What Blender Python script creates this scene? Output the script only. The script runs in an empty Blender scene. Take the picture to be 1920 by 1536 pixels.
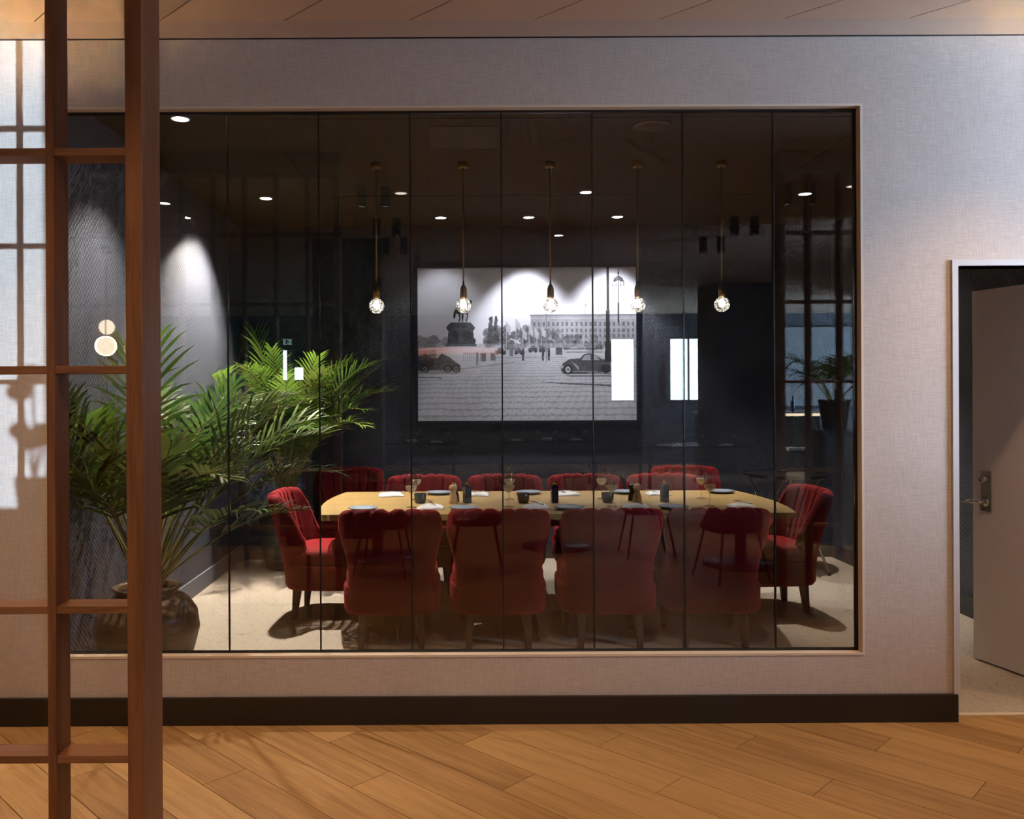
import bpy, bmesh, math, random
import numpy as np
from mathutils import Vector, Matrix

random.seed(7)
S = bpy.context.scene
COL = S.collection
PI = math.pi

# ------------------------------------------------------------------ camera
CAM_H = 1.52
cd = bpy.data.cameras.new('camera')
cd.lens = 30.0; cd.sensor_width = 36.0; cd.sensor_fit = 'HORIZONTAL'
cd.shift_x = (960 - 857) / 1920.0
cd.shift_y = -(768 - 736) / 1920.0
cd.clip_start = 0.05
cam = bpy.data.objects.new('camera', cd); COL.objects.link(cam)
cam.matrix_world = Matrix.Translation((0, 0, CAM_H)) @ Matrix.Rotation(PI / 2, 4, 'X') @ Matrix.Rotation(math.radians(-0.28), 4, 'Z')
S.camera = cam

# ------------------------------------------------------------------ world and exposure
w = bpy.data.worlds.new('world'); S.world = w; w.use_nodes = True
w.node_tree.nodes['Background'].inputs[0].default_value = (0.45, 0.62, 1.0, 1)
w.node_tree.nodes['Background'].inputs[1].default_value = 0.3
S.view_settings.view_transform = 'Standard'
S.view_settings.look = 'None'
S.view_settings.exposure = 0.0
S.view_settings.gamma = 1.0
S.view_settings.use_curve_mapping = False
S.cycles.use_denoising = True
S.cycles.transparent_max_bounces = 16
S.cycles.max_bounces = 6
S.cycles.diffuse_bounces = 3
S.cycles.glossy_bounces = 3
S.cycles.transmission_bounces = 4
S.cycles.use_adaptive_sampling = True
S.cycles.adaptive_threshold = 0.08
S.cycles.adaptive_min_samples = 16
S.cycles.use_light_tree = False
S.cycles.sample_clamp_indirect = 4.0
S.cycles.caustics_reflective = False
S.cycles.caustics_refractive = False

# light levels (watts) and colours
WARM = (1.0, 0.64, 0.36); WHITE = (1.0, 0.90, 0.78); COOL = (1.0, 0.97, 0.96); BLUE = (0.50, 0.70, 1.0)
L_ROOM = dict(A=860, B=330, C=30, D=38, E=24, F=170, G=170, H=230, I=20)
L_CAN = 30.0
L_HALL = 118.0
L_SUN = 10500.0
WIN_FAR = 14.0
WIN_SIDE = 58.0

# ------------------------------------------------------------------ helpers
def tag(o, label=None, cat=None, group=None, kind=None):
    if label: o['label'] = label
    if cat: o['category'] = cat
    if group: o['group'] = group
    if kind: o['kind'] = kind
    return o

def empty(name, loc=(0, 0, 0), rz=0.0, parent=None):
    o = bpy.data.objects.new(name, None); COL.objects.link(o)
    o.location = loc; o.rotation_euler = (0, 0, rz); o.empty_display_size = 0.05
    if parent: o.parent = parent
    return o

class MB:
    """collects shapes that become ONE mesh object"""
    def __init__(s): s.v = []; s.f = []; s.sm = []
    def add(s, vs, fs, smooth=False):
        b = len(s.v); s.v += [tuple(p) for p in vs]
        for f in fs: s.f.append([b + i for i in f]); s.sm.append(smooth)
        return s
    def box(s, x0, x1, y0, y1, z0, z1):
        vs = [(x, y, z) for x in (x0, x1) for y in (y0, y1) for z in (z0, z1)]
        return s.add(vs, [(0, 1, 3, 2), (4, 6, 7, 5), (0, 4, 5, 1), (2, 3, 7, 6), (0, 2, 6, 4), (1, 5, 7, 3)])
    def lathe(s, prof, n=24, c=(0, 0, 0), smooth=True):
        """prof: list of (r,z) bottom to top"""
        vs = []; fs = []
        rings = []
        for r, z in prof:
            if r < 1e-6:
                rings.append([len(vs)]); vs.append((c[0], c[1], c[2] + z))
            else:
                rings.append(list(range(len(vs), len(vs) + n)))
                for i in range(n):
                    a = 2 * PI * i / n
                    vs.append((c[0] + r * math.cos(a), c[1] + r * math.sin(a), c[2] + z))
        for a, b in zip(rings[:-1], rings[1:]):
            for i in range(n):
                j = (i + 1) % n
                if len(a) == 1 and len(b) == 1: continue
                if len(a) == 1: fs.append((a[0], b[j], b[i]))
                elif len(b) == 1: fs.append((a[i], a[j], b[0]))
                else: fs.append((a[i], a[j], b[j], b[i]))
        return s.add(vs, fs, smooth)
    def tube(s, pts, rad, n=8, cap=True, smooth=True):
        pts = [Vector(p) for p in pts]
        rads = rad if isinstance(rad, (list, tuple)) else [rad] * len(pts)
        vs = []; fs = []
        ref = None
        for k, p in enumerate(pts):
            if k == 0: d = pts[1] - p
            elif k == len(pts) - 1: d = p - pts[k - 1]
            else: d = pts[k + 1] - pts[k - 1]
            d.normalize()
            if ref is None:
                ref = Vector((0, 0, 1)) if abs(d.z) < 0.9 else Vector((1, 0, 0))
            a = d.cross(ref).normalized(); b = d.cross(a).normalized(); ref = a.cross(d) * -1 if False else ref
            for i in range(n):
                t = 2 * PI * i / n
                vs.append(p + (a * math.cos(t) + b * math.sin(t)) * rads[k])
        m = len(pts)
        for k in range(m - 1):
            for i in range(n):
                j = (i + 1) % n
                fs.append((k * n + i, k * n + j, (k + 1) * n + j, (k + 1) * n + i))
        if cap:
            fs.append(tuple(range(n))); fs.append(tuple((m - 1) * n + i for i in reversed(range(n))))
        return s.add(vs, fs, smooth)
    def loft(s, rings, closed=True, cap=True, smooth=True):
        n = len(rings[0]); vs = [p for r in rings for p in r]; fs = []
        for k in range(len(rings) - 1):
            for i in range(n if closed else n - 1):
                j = (i + 1) % n
                fs.append((k * n + i, k * n + j, (k + 1) * n + j, (k + 1) * n + i))
        if cap:
            fs.append(tuple(reversed(range(n)))); fs.append(tuple((len(rings) - 1) * n + i for i in range(n)))
        return s.add(vs, fs, smooth)
    def build(s, name, mat, parent=None, loc=None, bevel=0.0, fixn=True):
        me = bpy.data.meshes.new(name)
        me.from_pydata(s.v, [], s.f)
        me.polygons.foreach_set('use_smooth', s.sm)
        if fixn or bevel:
            bm = bmesh.new(); bm.from_mesh(me)
            if fixn: bmesh.ops.recalc_face_normals(bm, faces=bm.faces)
            if bevel:
                bmesh.ops.bevel(bm, geom=[e for e in bm.edges if len(e.link_faces) == 2 and e.calc_face_angle(0) > 0.6],
                                offset=bevel, segments=2, affect='EDGES', profile=0.5)
            bm.to_mesh(me); bm.free()
        me.materials.append(mat)
        o = bpy.data.objects.new(name, me); COL.objects.link(o)
        if parent: o.parent = parent
        if loc: o.location = loc
        return o

def bx(name, mat, x0, x1, y0, y1, z0, z1, parent=None, bevel=0.0):
    return MB().box(x0, x1, y0, y1, z0, z1).build(name, mat, parent, bevel=bevel)

def copy_tree(o, parent=None):
    c = o.copy(); COL.objects.link(c); c.parent = parent
    for ch in list(o.children): copy_tree(ch, c)
    return c

def struct(o): o['kind'] = 'structure'; return o

# ------------------------------------------------------------------ materials
def newmat(name):
    m = bpy.data.materials.new(name); m.use_nodes = True
    nt = m.node_tree; b = nt.nodes['Principled BSDF']
    return m, nt, b

def pm(name, col, rough=0.5, metal=0.0, spec=0.5, **kw):
    m, nt, b = newmat(name)
    b.inputs['Base Color'].default_value = (*col, 1)
    b.inputs['Roughness'].default_value = rough
    b.inputs['Metallic'].default_value = metal
    b.inputs['Specular IOR Level'].default_value = spec
    for k, v in kw.items(): b.inputs[k.replace('_', ' ')].default_value = v
    return m

def N(nt, t, **kw):
    n = nt.nodes.new(t)
    for k, v in kw.items():
        if hasattr(n, k): setattr(n, k, v)
    return n

def L(nt, a, b): nt.links.new(a, b)

def math_node(nt, op, a, b=None, c=None):
    n = nt.nodes.new('ShaderNodeMath'); n.operation = op
    for i, x in enumerate((a, b, c)):
        if x is None: continue
        if isinstance(x, (int, float)): n.inputs[i].default_value = x
        else: nt.links.new(x, n.inputs[i])
    return n.outputs[0]

def ramp(nt, fac, stops):
    r = nt.nodes.new('ShaderNodeValToRGB')
    e = r.color_ramp.elements
    while len(e) < len(stops): e.new(0.5)
    for k, (p, c) in enumerate(stops):
        e[k].position = p; e[k].color = (*c, 1)
    nt.links.new(fac, r.inputs[0]); return r.outputs[0]

def bump(nt, b, h, strength, dist=0.002):
    n = nt.nodes.new('ShaderNodeBump'); n.inputs['Strength'].default_value = strength
    n.inputs['Distance'].default_value = dist
    nt.links.new(h, n.inputs['Height']); nt.links.new(n.outputs[0], b.inputs['Normal'])

def wood_mat(name, c1, c2, scale, rotz=0.0, rough=0.45, rnd=0.15, spec=0.4, coord='Object'):
    """grain stretched along the axis with the smallest scale"""
    m, nt, b = newmat(name)
    tc = N(nt, 'ShaderNodeTexCoord'); mp = N(nt, 'ShaderNodeMapping'); oi = N(nt, 'ShaderNodeObjectInfo')
    mp.inputs['Rotation'].default_value = (0, 0, rotz); 
    sc = N(nt, 'ShaderNodeMapping'); sc.inputs['Scale'].default_value = scale
    L(nt, tc.outputs[coord], mp.inputs[0]); L(nt, mp.outputs[0], sc.inputs[0])
    off = N(nt, 'ShaderNodeVectorMath', operation='ADD')
    cmb = N(nt, 'ShaderNodeCombineXYZ')
    r37 = math_node(nt, 'MULTIPLY', oi.outputs['Random'], 37.0)
    for i in range(3): L(nt, r37, cmb.inputs[i])
    L(nt, sc.outputs[0], off.inputs[0]); L(nt, cmb.outputs[0], off.inputs[1])
    n1 = N(nt, 'ShaderNodeTexNoise'); n1.inputs['Scale'].default_value = 1.0; n1.inputs['Detail'].default_value = 6; n1.inputs['Roughness'].default_value = 0.65
    n1.inputs['Distortion'].default_value = 0.6
    L(nt, off.outputs[0], n1.inputs['Vector'])
    n2 = N(nt, 'ShaderNodeTexNoise'); n2.inputs['Scale'].default_value = 5.0; n2.inputs['Detail'].default_value = 3
    L(nt, off.outputs[0], n2.inputs['Vector'])
    f = math_node(nt, 'ADD', math_node(nt, 'MULTIPLY', n1.outputs[0], 0.75), math_node(nt, 'MULTIPLY', n2.outputs[0], 0.25))
    f = math_node(nt, 'ADD', f, math_node(nt, 'MULTIPLY', math_node(nt, 'SUBTRACT', oi.outputs['Random'], 0.5), rnd))
    c = ramp(nt, f, [(0.30, c2), (0.62, c1)])
    L(nt, c, b.inputs['Base Color'])
    b.inputs['Roughness'].default_value = rough; b.inputs['Specular IOR Level'].default_value = spec
    bump(nt, b, n2.outputs[0], 0.08, 0.001)
    return m

def wallpaper(name, axis, col_hi, col_lo, s=0.034):
    """dark embossed paper with small nested diamonds; axis = the horizontal wall axis"""
    m, nt, b = newmat(name)
    tc = N(nt, 'ShaderNodeTexCoord'); sx = N(nt, 'ShaderNodeSeparateXYZ'); L(nt, tc.outputs['Object'], sx.inputs[0])
    a = sx.outputs[axis]; z = sx.outputs[2]
    p = math_node(nt, 'DIVIDE', math_node(nt, 'ADD', a, z), s)
    q = math_node(nt, 'DIVIDE', math_node(nt, 'SUBTRACT', a, z), s)
    def tri(v): return math_node(nt, 'ABSOLUTE', math_node(nt, 'SUBTRACT', math_node(nt, 'FRACT', v), 0.5))
    d = math_node(nt, 'MAXIMUM', tri(p), tri(q))           # 0 centre .. .5 edge, square rings turned 45 deg
    rings = math_node(nt, 'ABSOLUTE', math_node(nt, 'SUBTRACT', math_node(nt, 'FRACT', math_node(nt, 'MULTIPLY', d, 2.0)), 0.5))
    h = math_node(nt, 'MULTIPLY', rings, 2.0)
    ns = N(nt, 'ShaderNodeTexNoise'); ns.inputs['Scale'].default_value = 300; L(nt, tc.outputs['Object'], ns.inputs['Vector'])
    f = math_node(nt, 'ADD', math_node(nt, 'MULTIPLY', h, 0.8), math_node(nt, 'MULTIPLY', ns.outputs[0], 0.2))
    L(nt, ramp(nt, f, [(0.25, col_lo), (0.75, col_hi)]), b.inputs['Base Color'])
    b.inputs['Roughness'].default_value = 0.38; b.inputs['Specular IOR Level'].default_value = 0.5
    bump(nt, b, f, 0.7, 0.006)
    return m

def linen_mat(name, c1, c2):
    m, nt, b = newmat(name)
    tc = N(nt, 'ShaderNodeTexCoord')
    fs = []
    for sc in ((14, 14, 520), (520, 520, 22), (3, 3, 5)):
        mp = N(nt, 'ShaderNodeMapping'); mp.inputs['Scale'].default_value = sc
        n = N(nt, 'ShaderNodeTexNoise'); n.inputs['Scale'].default_value = 1; n.inputs['Detail'].default_value = 2
        L(nt, tc.outputs['Object'], mp.inputs[0]); L(nt, mp.outputs[0], n.inputs['Vector']); fs.append(n.outputs[0])
    f = math_node(nt, 'ADD', math_node(nt, 'MULTIPLY', fs[0], 0.5), math_node(nt, 'MULTIPLY', fs[1], 0.4))
    f = math_node(nt, 'ADD', f, math_node(nt, 'MULTIPLY', fs[2], 0.1))
    L(nt, ramp(nt, f, [(0.32, c2), (0.66, c1)]), b.inputs['Base Color'])
    b.inputs['Roughness'].default_value = 0.85; b.inputs['Specular IOR Level'].default_value = 0.15
    bump(nt, b, f, 0.25, 0.001)
    return m

def carpet_mat(name, c1, c2, line):
    m, nt, b = newmat(name)
    tc = N(nt, 'ShaderNodeTexCoord')
    n = N(nt, 'ShaderNodeTexNoise'); n.inputs['Scale'].default_value = 260; n.inputs['Detail'].default_value = 3
    L(nt, tc.outputs['Object'], n.inputs['Vector'])
    nd = N(nt, 'ShaderNodeTexNoise'); nd.inputs['Scale'].default_value = 9
    L(nt, tc.outputs['Object'], nd.inputs['Vector'])
    mx = N(nt, 'ShaderNodeMixRGB'); mx.inputs[0].default_value = 0.06
    L(nt, tc.outputs['Object'], mx.inputs[1]); L(nt, nd.outputs['Color'], mx.inputs[2])
    v = N(nt, 'ShaderNodeTexVoronoi', feature='DISTANCE_TO_EDGE'); v.inputs['Scale'].default_value = 23
    L(nt, mx.outputs[0], v.inputs['Vector'])
    base = ramp(nt, n.outputs[0], [(0.3, c2), (0.7, c1)])
    k = N(nt, 'ShaderNodeMapRange'); k.inputs[1].default_value = 0.0; k.inputs[2].default_value = 0.045
    k.inputs[3].default_value = 0.5; k.inputs[4].default_value = 0.0
    L(nt, v.outputs['Distance'], k.inputs[0])
    mm = N(nt, 'ShaderNodeMixRGB'); L(nt, k.outputs[0], mm.inputs[0]); L(nt, base, mm.inputs[1]); mm.inputs[2].default_value = (*line, 1)
    L(nt, mm.outputs[0], b.inputs['Base Color'])
    b.inputs['Roughness'].default_value = 0.95; b.inputs['Specular IOR Level'].default_value = 0.1
    bump(nt, b, n.outputs[0], 0.6, 0.004)
    return m

def perforated(name, col, hole, pitch=0.022):
    m, nt, b = newmat(name)
    tc = N(nt, 'ShaderNodeTexCoord'); sx = N(nt, 'ShaderNodeSeparateXYZ'); L(nt, tc.outputs['Object'], sx.inputs[0])
    def c(v): return math_node(nt, 'SUBTRACT', math_node(nt, 'FRACT', math_node(nt, 'DIVIDE', v, pitch)), 0.5)
    x = c(sx.outputs[0]); y = c(sx.outputs[1])
    r = math_node(nt, 'SQRT', math_node(nt, 'ADD', math_node(nt, 'MULTIPLY', x, x), math_node(nt, 'MULTIPLY', y, y)))
    mk = math_node(nt, 'LESS_THAN', r, 0.24)
    mm = N(nt, 'ShaderNodeMixRGB'); L(nt, mk, mm.inputs[0]); mm.inputs[1].default_value = (*col, 1); mm.inputs[2].default_value = (*hole, 1)
    L(nt, mm.outputs[0], b.inputs['Base Color']); b.inputs['Roughness'].default_value = 0.8
    b.inputs['Specular IOR Level'].default_value = 0.2
    return m

def emis(name, col, st, lit=False):
    m = bpy.data.materials.new(name); m.use_nodes = True; nt = m.node_tree
    nt.nodes.remove(nt.nodes['Principled BSDF'])
    e = nt.nodes.new('ShaderNodeEmission'); e.inputs[0].default_value = (*col, 1); e.inputs[1].default_value = st
    nt.links.new(e.outputs[0], nt.nodes['Material Output'].inputs[0])
    if not lit: m.cycles.emission_sampling = 'NONE'
    return m

def thin_glass(name, tint, base, edge, rough=0.0, bumpy=0.0):
    """see-through sheet with a mirror coat that grows towards grazing angles"""
    m = bpy.data.materials.new(name); m.use_nodes = True; nt = m.node_tree
    nt.nodes.remove(nt.nodes['Principled BSDF'])
    t = nt.nodes.new('ShaderNodeBsdfTransparent'); t.inputs[0].default_value = (*tint, 1)
    g = nt.nodes.new('ShaderNodeBsdfGlossy'); g.inputs['Roughness'].default_value = rough
    lw = nt.nodes.new('ShaderNodeLayerWeight'); lw.inputs[0].default_value = 0.5
    f = math_node(nt, 'ADD', math_node(nt, 'MULTIPLY', math_node(nt, 'POWER', lw.outputs['Facing'], 4.0), edge), base)
    if bumpy:
        v = nt.nodes.new('ShaderNodeTexVoronoi'); v.feature = 'DISTANCE_TO_EDGE'; v.inputs['Scale'].default_value = 55
        tc = nt.nodes.new('ShaderNodeTexCoord'); nt.links.new(tc.outputs['Object'], v.inputs['Vector'])
        bp = nt.nodes.new('ShaderNodeBump'); bp.inputs['Strength'].default_value = bumpy; bp.inputs['Distance'].default_value = 0.01
        nt.links.new(v.outputs['Distance'], bp.inputs['Height'])
        nt.links.new(bp.outputs[0], g.inputs['Normal']); nt.links.new(bp.outputs[0], lw.inputs['Normal'])
    mx = nt.nodes.new('ShaderNodeMixShader')
    nt.links.new(f, mx.inputs[0]); nt.links.new(t.outputs[0], mx.inputs[1]); nt.links.new(g.outputs[0], mx.inputs[2])
    nt.links.new(mx.outputs[0], nt.nodes['Material Output'].inputs[0]); return m

def leaf_mat(name, c1, c2):
    m, nt, b = newmat(name)
    oi = N(nt, 'ShaderNodeObjectInfo'); tc = N(nt, 'ShaderNodeTexCoord')
    n = N(nt, 'ShaderNodeTexNoise'); n.inputs['Scale'].default_value = 9; L(nt, tc.outputs['Object'], n.inputs['Vector'])
    f = math_node(nt, 'ADD', math_node(nt, 'MULTIPLY', oi.outputs['Random'], 0.5), math_node(nt, 'MULTIPLY', n.outputs[0], 0.5))
    c = ramp(nt, f, [(0.2, c2), (0.75, c1)])
    L(nt, c, b.inputs['Base Color']); b.inputs['Roughness'].default_value = 0.38
    t = nt.nodes.new('ShaderNodeBsdfTranslucent'); L(nt, c, t.inputs[0])
    mx = nt.nodes.new('ShaderNodeMixShader'); mx.inputs[0].default_value = 0.3
    L(nt, b.outputs[0], mx.inputs[1]); L(nt, t.outputs[0], mx.inputs[2]); L(nt, mx.outputs[0], nt.nodes['Material Output'].inputs[0])
    return m

M = {}
M['linen'] = linen_mat('linen', (0.68, 0.60, 0.52), (0.45, 0.38, 0.32))
M['paper_y'] = wallpaper('wallpaper_side', 1, (0.16, 0.175, 0.21), (0.012, 0.013, 0.018))  # same paper as the back wall, lightened for the brightly lit left wall
M['paper_x'] = wallpaper('wallpaper_back', 0, (0.050, 0.060, 0.090), (0.005, 0.006, 0.011))  # same paper again, darkened for the dimmer back wall
M['lining'] = pm('lining', (0.05, 0.05, 0.055), 0.8)
M['carpet'] = carpet_mat('carpet', (0.60, 0.51, 0.40), (0.39, 0.32, 0.245), (0.22, 0.175, 0.13))
M['ceil_in'] = perforated('ceiling_dark', (0.060, 0.050, 0.040), (0.015, 0.013, 0.011))
M['slot'] = pm('slot', (0.012, 0.010, 0.009), 0.6)
M['panel_dark'] = pm('panel_dark', (0.055, 0.046, 0.038), 0.7)
M['base_in'] = pm('baseboard_grey', (0.20, 0.215, 0.245), 0.4)  # left baseboard, strong lamp light put into its tone
M['base_in_dark'] = pm('baseboard_charcoal', (0.035, 0.036, 0.042), 0.4)  # same baseboard in a shaded tone, right and back walls
M['base_out'] = pm('baseboard_black', (0.018, 0.011, 0.006), 0.45)
M['frame_tan'] = pm('frame_tan', (0.72, 0.60, 0.46), 0.5)
M['joint'] = pm('joint', (0.012, 0.010, 0.010), 0.25)
M['pane'] = thin_glass('pane_glass', (0.88, 0.885, 0.895), 0.075, 0.5)
M['casing'] = pm('casing', (0.60, 0.58, 0.56), 0.5)
M['door'] = linen_mat('door_paint', (0.80, 0.73, 0.72), (0.74, 0.67, 0.66))
M['steel'] = pm('steel', (0.62, 0.60, 0.57), 0.25, 1.0)
M['satin'] = pm('satin_nickel', (0.36, 0.33, 0.30), 0.35, 1.0)
M['walnut'] = wood_mat('lattice_wood', (0.29, 0.130, 0.060), (0.15, 0.062, 0.027), (34, 34, 2.2), rough=0.42)
M['walnut_h'] = wood_mat('lattice_wood_rail', (0.31, 0.147, 0.070), (0.165, 0.072, 0.033), (2.2, 34, 34), rough=0.42)
M['oak_floor'] = wood_mat('floor_oak', (0.41, 0.232, 0.084), (0.235, 0.118, 0.038), (1.6, 26, 26), rotz=PI / 4, rough=0.52, rnd=0.22, spec=0.28)
M['floor_far'] = pm('floor_far', (0.40, 0.205, 0.08), 0.55, spec=0.25)
M['subfloor'] = pm('subfloor', (0.05, 0.028, 0.014), 0.8)
M['ceil_out'] = pm('ceiling_tan', (0.66, 0.50, 0.36), 0.7, spec=0.2)
M['ceil_out2'] = pm('ceiling_soffit', (0.60, 0.48, 0.38), 0.75, spec=0.2)
M['oak_table'] = wood_mat('table_oak', (0.45, 0.30, 0.110), (0.29, 0.172, 0.054), (2.0, 26, 26), rough=0.42, rnd=0.0)
M['leg_wood'] = wood_mat('chair_leg_wood', (0.085, 0.055, 0.036), (0.035, 0.022, 0.014), (30, 30, 3), rough=0.5)
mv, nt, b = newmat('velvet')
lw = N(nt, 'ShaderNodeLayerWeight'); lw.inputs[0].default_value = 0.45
L(nt, ramp(nt, lw.outputs['Facing'], [(0.15, (0.095, 0.0025, 0.0045)), (0.95, (0.28, 0.013, 0.017))]), b.inputs['Base Color'])  # grazing sheen is also put into the base colour
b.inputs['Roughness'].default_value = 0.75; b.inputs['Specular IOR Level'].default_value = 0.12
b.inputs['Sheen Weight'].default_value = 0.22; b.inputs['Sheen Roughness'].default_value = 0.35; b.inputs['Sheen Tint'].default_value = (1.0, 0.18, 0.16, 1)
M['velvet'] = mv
M['brass'] = pm('brass', (0.42, 0.25, 0.09), 0.38, 0.9)
M['black'] = pm('black_metal', (0.012, 0.012, 0.013), 0.4)
M['black_gloss'] = pm('black_gloss', (0.010, 0.010, 0.012), 0.12)
mc = thin_glass('crystal', (0.74, 0.73, 0.70), 0.14, 0.8, 0.04, 0.9); nt = mc.node_tree
v = N(nt, 'ShaderNodeTexVoronoi'); v.inputs['Scale'].default_value = 62; tc = N(nt, 'ShaderNodeTexCoord'); L(nt, tc.outputs['Object'], v.inputs['Vector'])
em = N(nt, 'ShaderNodeEmission'); L(nt, ramp(nt, v.outputs['Distance'], [(0.22, (1.0, 0.93, 0.80)), (0.55, (0.02, 0.018, 0.014))]), em.inputs[0]); em.inputs[1].default_value = 1.5  # sparkle of the lit facets painted as emission on the shell
ad = N(nt, 'ShaderNodeAddShader'); mo = nt.nodes['Material Output']; src = mo.inputs[0].links[0].from_socket
L(nt, src, ad.inputs[0]); L(nt, em.outputs[0], ad.inputs[1]); L(nt, ad.outputs[0], mo.inputs[0]); mc.cycles.emission_sampling = 'NONE'; M['crystal'] = mc
M['glow'] = emis('lamp_glow', (1.0, 0.92, 0.80), 30.0)
M['bulb'] = emis('bulb_glow', (1.0, 0.86, 0.66), 22.0)
M['disc_dim'] = emis('lamp_dim', (1.0, 0.86, 0.70), 1.2)
M['white_ring'] = pm('white_ring', (0.25, 0.24, 0.22), 0.5)
M['frame_black'] = pm('frame_black', (0.006, 0.006, 0.008), 0.35)
M['clay'] = wood_mat('pot_glaze', (0.15, 0.092, 0.050), (0.040, 0.025, 0.014), (3, 3, 30), rough=0.3, rnd=0.0)
M['clay_grey'] = wood_mat('pot_glaze_grey', (0.12, 0.11, 0.095), (0.045, 0.042, 0.036), (3, 3, 26), rough=0.28, rnd=0.0)
M['soil'] = pm('soil', (0.02, 0.014, 0.009), 0.95)
M['leaf_dark'] = leaf_mat('leaf_dark', (0.115, 0.140, 0.026), (0.014, 0.036, 0.007))
M['leaf_lime'] = leaf_mat('leaf_lime', (0.19, 0.31, 0.040), (0.035, 0.10, 0.012))
M['stem'] = pm('stem', (0.21, 0.19, 0.045), 0.45)
M['wine_glass'] = thin_glass('wine_glass', (0.95, 0.95, 0.95), 0.05, 0.95)
mw = thin_glass('pale_wine', (0.96, 0.88, 0.72), 0.04, 0.3); nt = mw.node_tree; mo = nt.nodes['Material Output']; src = mo.inputs[0].links[0].from_socket
df = N(nt, 'ShaderNodeBsdfDiffuse'); df.inputs[0].default_value = (0.90, 0.78, 0.58, 1); tl = N(nt, 'ShaderNodeBsdfTranslucent'); tl.inputs[0].default_value = (0.92, 0.80, 0.60, 1)
m1 = N(nt, 'ShaderNodeMixShader'); L(nt, df.outputs[0], m1.inputs[1]); L(nt, tl.outputs[0], m1.inputs[2])
m2 = N(nt, 'ShaderNodeMixShader'); m2.inputs[0].default_value = 0.5; L(nt, src, m2.inputs[1]); L(nt, m1.outputs[0], m2.inputs[2]); L(nt, m2.outputs[0], mo.inputs[0])
M['wine'] = mw  # pale fill imitates the table refracted in an empty bowl
M['napkin'] = pm('napkin', (0.78, 0.77, 0.75), 0.9, spec=0.1)
M['plate'] = pm('plate', (0.30, 0.36, 0.42), 0.22)
M['bowl_grey'] = pm('tumbler_grey', (0.055, 0.065, 0.062), 0.2)
M['bowl_brown'] = pm('tumbler_brown', (0.055, 0.026, 0.012), 0.18)
M['beech'] = wood_mat('beech', (0.62, 0.40, 0.18), (0.46, 0.26, 0.10), (9, 9, 40), rough=0.35)
M['ebony'] = pm('ebony', (0.02, 0.012, 0.008), 0.3)
M['bottle'] = pm('bottle_dark', (0.012, 0.011, 0.016), 0.15)
M['bottle_blue'] = pm('bottle_blue', (0.012, 0.018, 0.045), 0.15)
M['print'] = pm('bottle_print', (0.25, 0.25, 0.30), 0.4)
M['gold'] = pm('gold', (0.75, 0.52, 0.16), 0.25, 1.0)
M['cane'] = perforated('cane_weave', (0.30, 0.16, 0.075), (0.02, 0.012, 0.008), 0.05)
M['dark_wall'] = pm('restaurant_wall', (0.045, 0.048, 0.06), 0.7)
M['tan_panel'] = pm('tan_panel', (0.46, 0.25, 0.12), 0.7)
M['dark_wood'] = pm('dark_wood', (0.030, 0.020, 0.014), 0.45)
M['brick_white'] = pm('white_brick', (0.60, 0.66, 0.72), 0.8)
M['win_far'] = emis('daylight_pane', (0.70, 0.88, 1.0), WIN_FAR, True)
M['win_bar'] = emis('daylight_pane_bar', (0.45, 0.72, 1.0), 130.0, True)
M['win_side'] = emis('daylight_pane_side', (0.52, 0.70, 1.0), WIN_SIDE, True)
M['globe'] = emis('globe_glow', (1.0, 0.80, 0.56), 9.0)
M['uplight'] = emis('uplight_glow', (1.0, 0.63, 0.33), 10000.0, True)
M['uplight_r'] = emis('uplight_glow_right', (1.0, 0.63, 0.33), 12000.0, True)
M['shade_pink'] = emis('shade_glow', (1.0, 0.36, 0.30), 1.5)
M['shade_warm'] = pm('lamp_shade', (0.55, 0.33, 0.18), 0.7)
M['exit'] = emis('exit_glow', (0.45, 0.8, 0.75), 1.6)
M['leather'] = pm('black_leather', (0.014, 0.013, 0.014), 0.35)
M['tan_leather'] = pm('tan_leather', (0.16, 0.07, 0.028), 0.4)

# ================================================================== THE SETTING
YW = 3.92            # face of the linen wall
XL, XR, YB, ZC = -1.98, 3.42, 7.79, 3.04     # private dining room
WX0, WX1, WZ0, WZ1 = -1.887, 1.868, 0.304, 2.839   # window opening
DX0, DX1, DZ = 2.275, 3.16, 2.09             # door opening
ZO = 3.15            # ceiling in front of the wall

# wall with the window and the door
m = MB()
m.box(-6.0, WX0, YW, 4.02, 0, 3.25); m.box(WX1, DX0, YW, 4.02, 0, 3.25); m.box(DX1, 7.0, YW, 4.02, 0, 3.25)
m.box(WX0, WX1, YW, 4.02, 0, WZ0); m.box(WX0, WX1, YW, 4.02, WZ1, 3.25); m.box(DX0, DX1, YW, 4.02, DZ, 3.25)
struct(m.build('wall_front', M['linen'], fixn=False))
m = MB()
m.box(XL, WX0, 4.021, 4.03, 0, ZC); m.box(WX1, DX0, 4.021, 4.03, 0, ZC); m.box(DX1, XR, 4.021, 4.03, 0, ZC)
m.box(WX0, WX1, 4.021, 4.03, 0, WZ0); m.box(WX0, WX1, 4.021, 4.03, WZ1, ZC); m.box(DX0, DX1, 4.021, 4.03, DZ, ZC)
struct(m.build('wall_front_inside', M['lining'], fixn=False))
struct(bx('baseboard_front', M['base_out'], -6.0, DX0 + 0.012, 3.902, YW, 0, 0.127, bevel=0.002))
struct(bx('trim_1', M['slot'], -6.0, 7.0, 3.912, YW, 3.1465, 3.1499))     # dark strip painted as the shade line under the soffit

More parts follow.
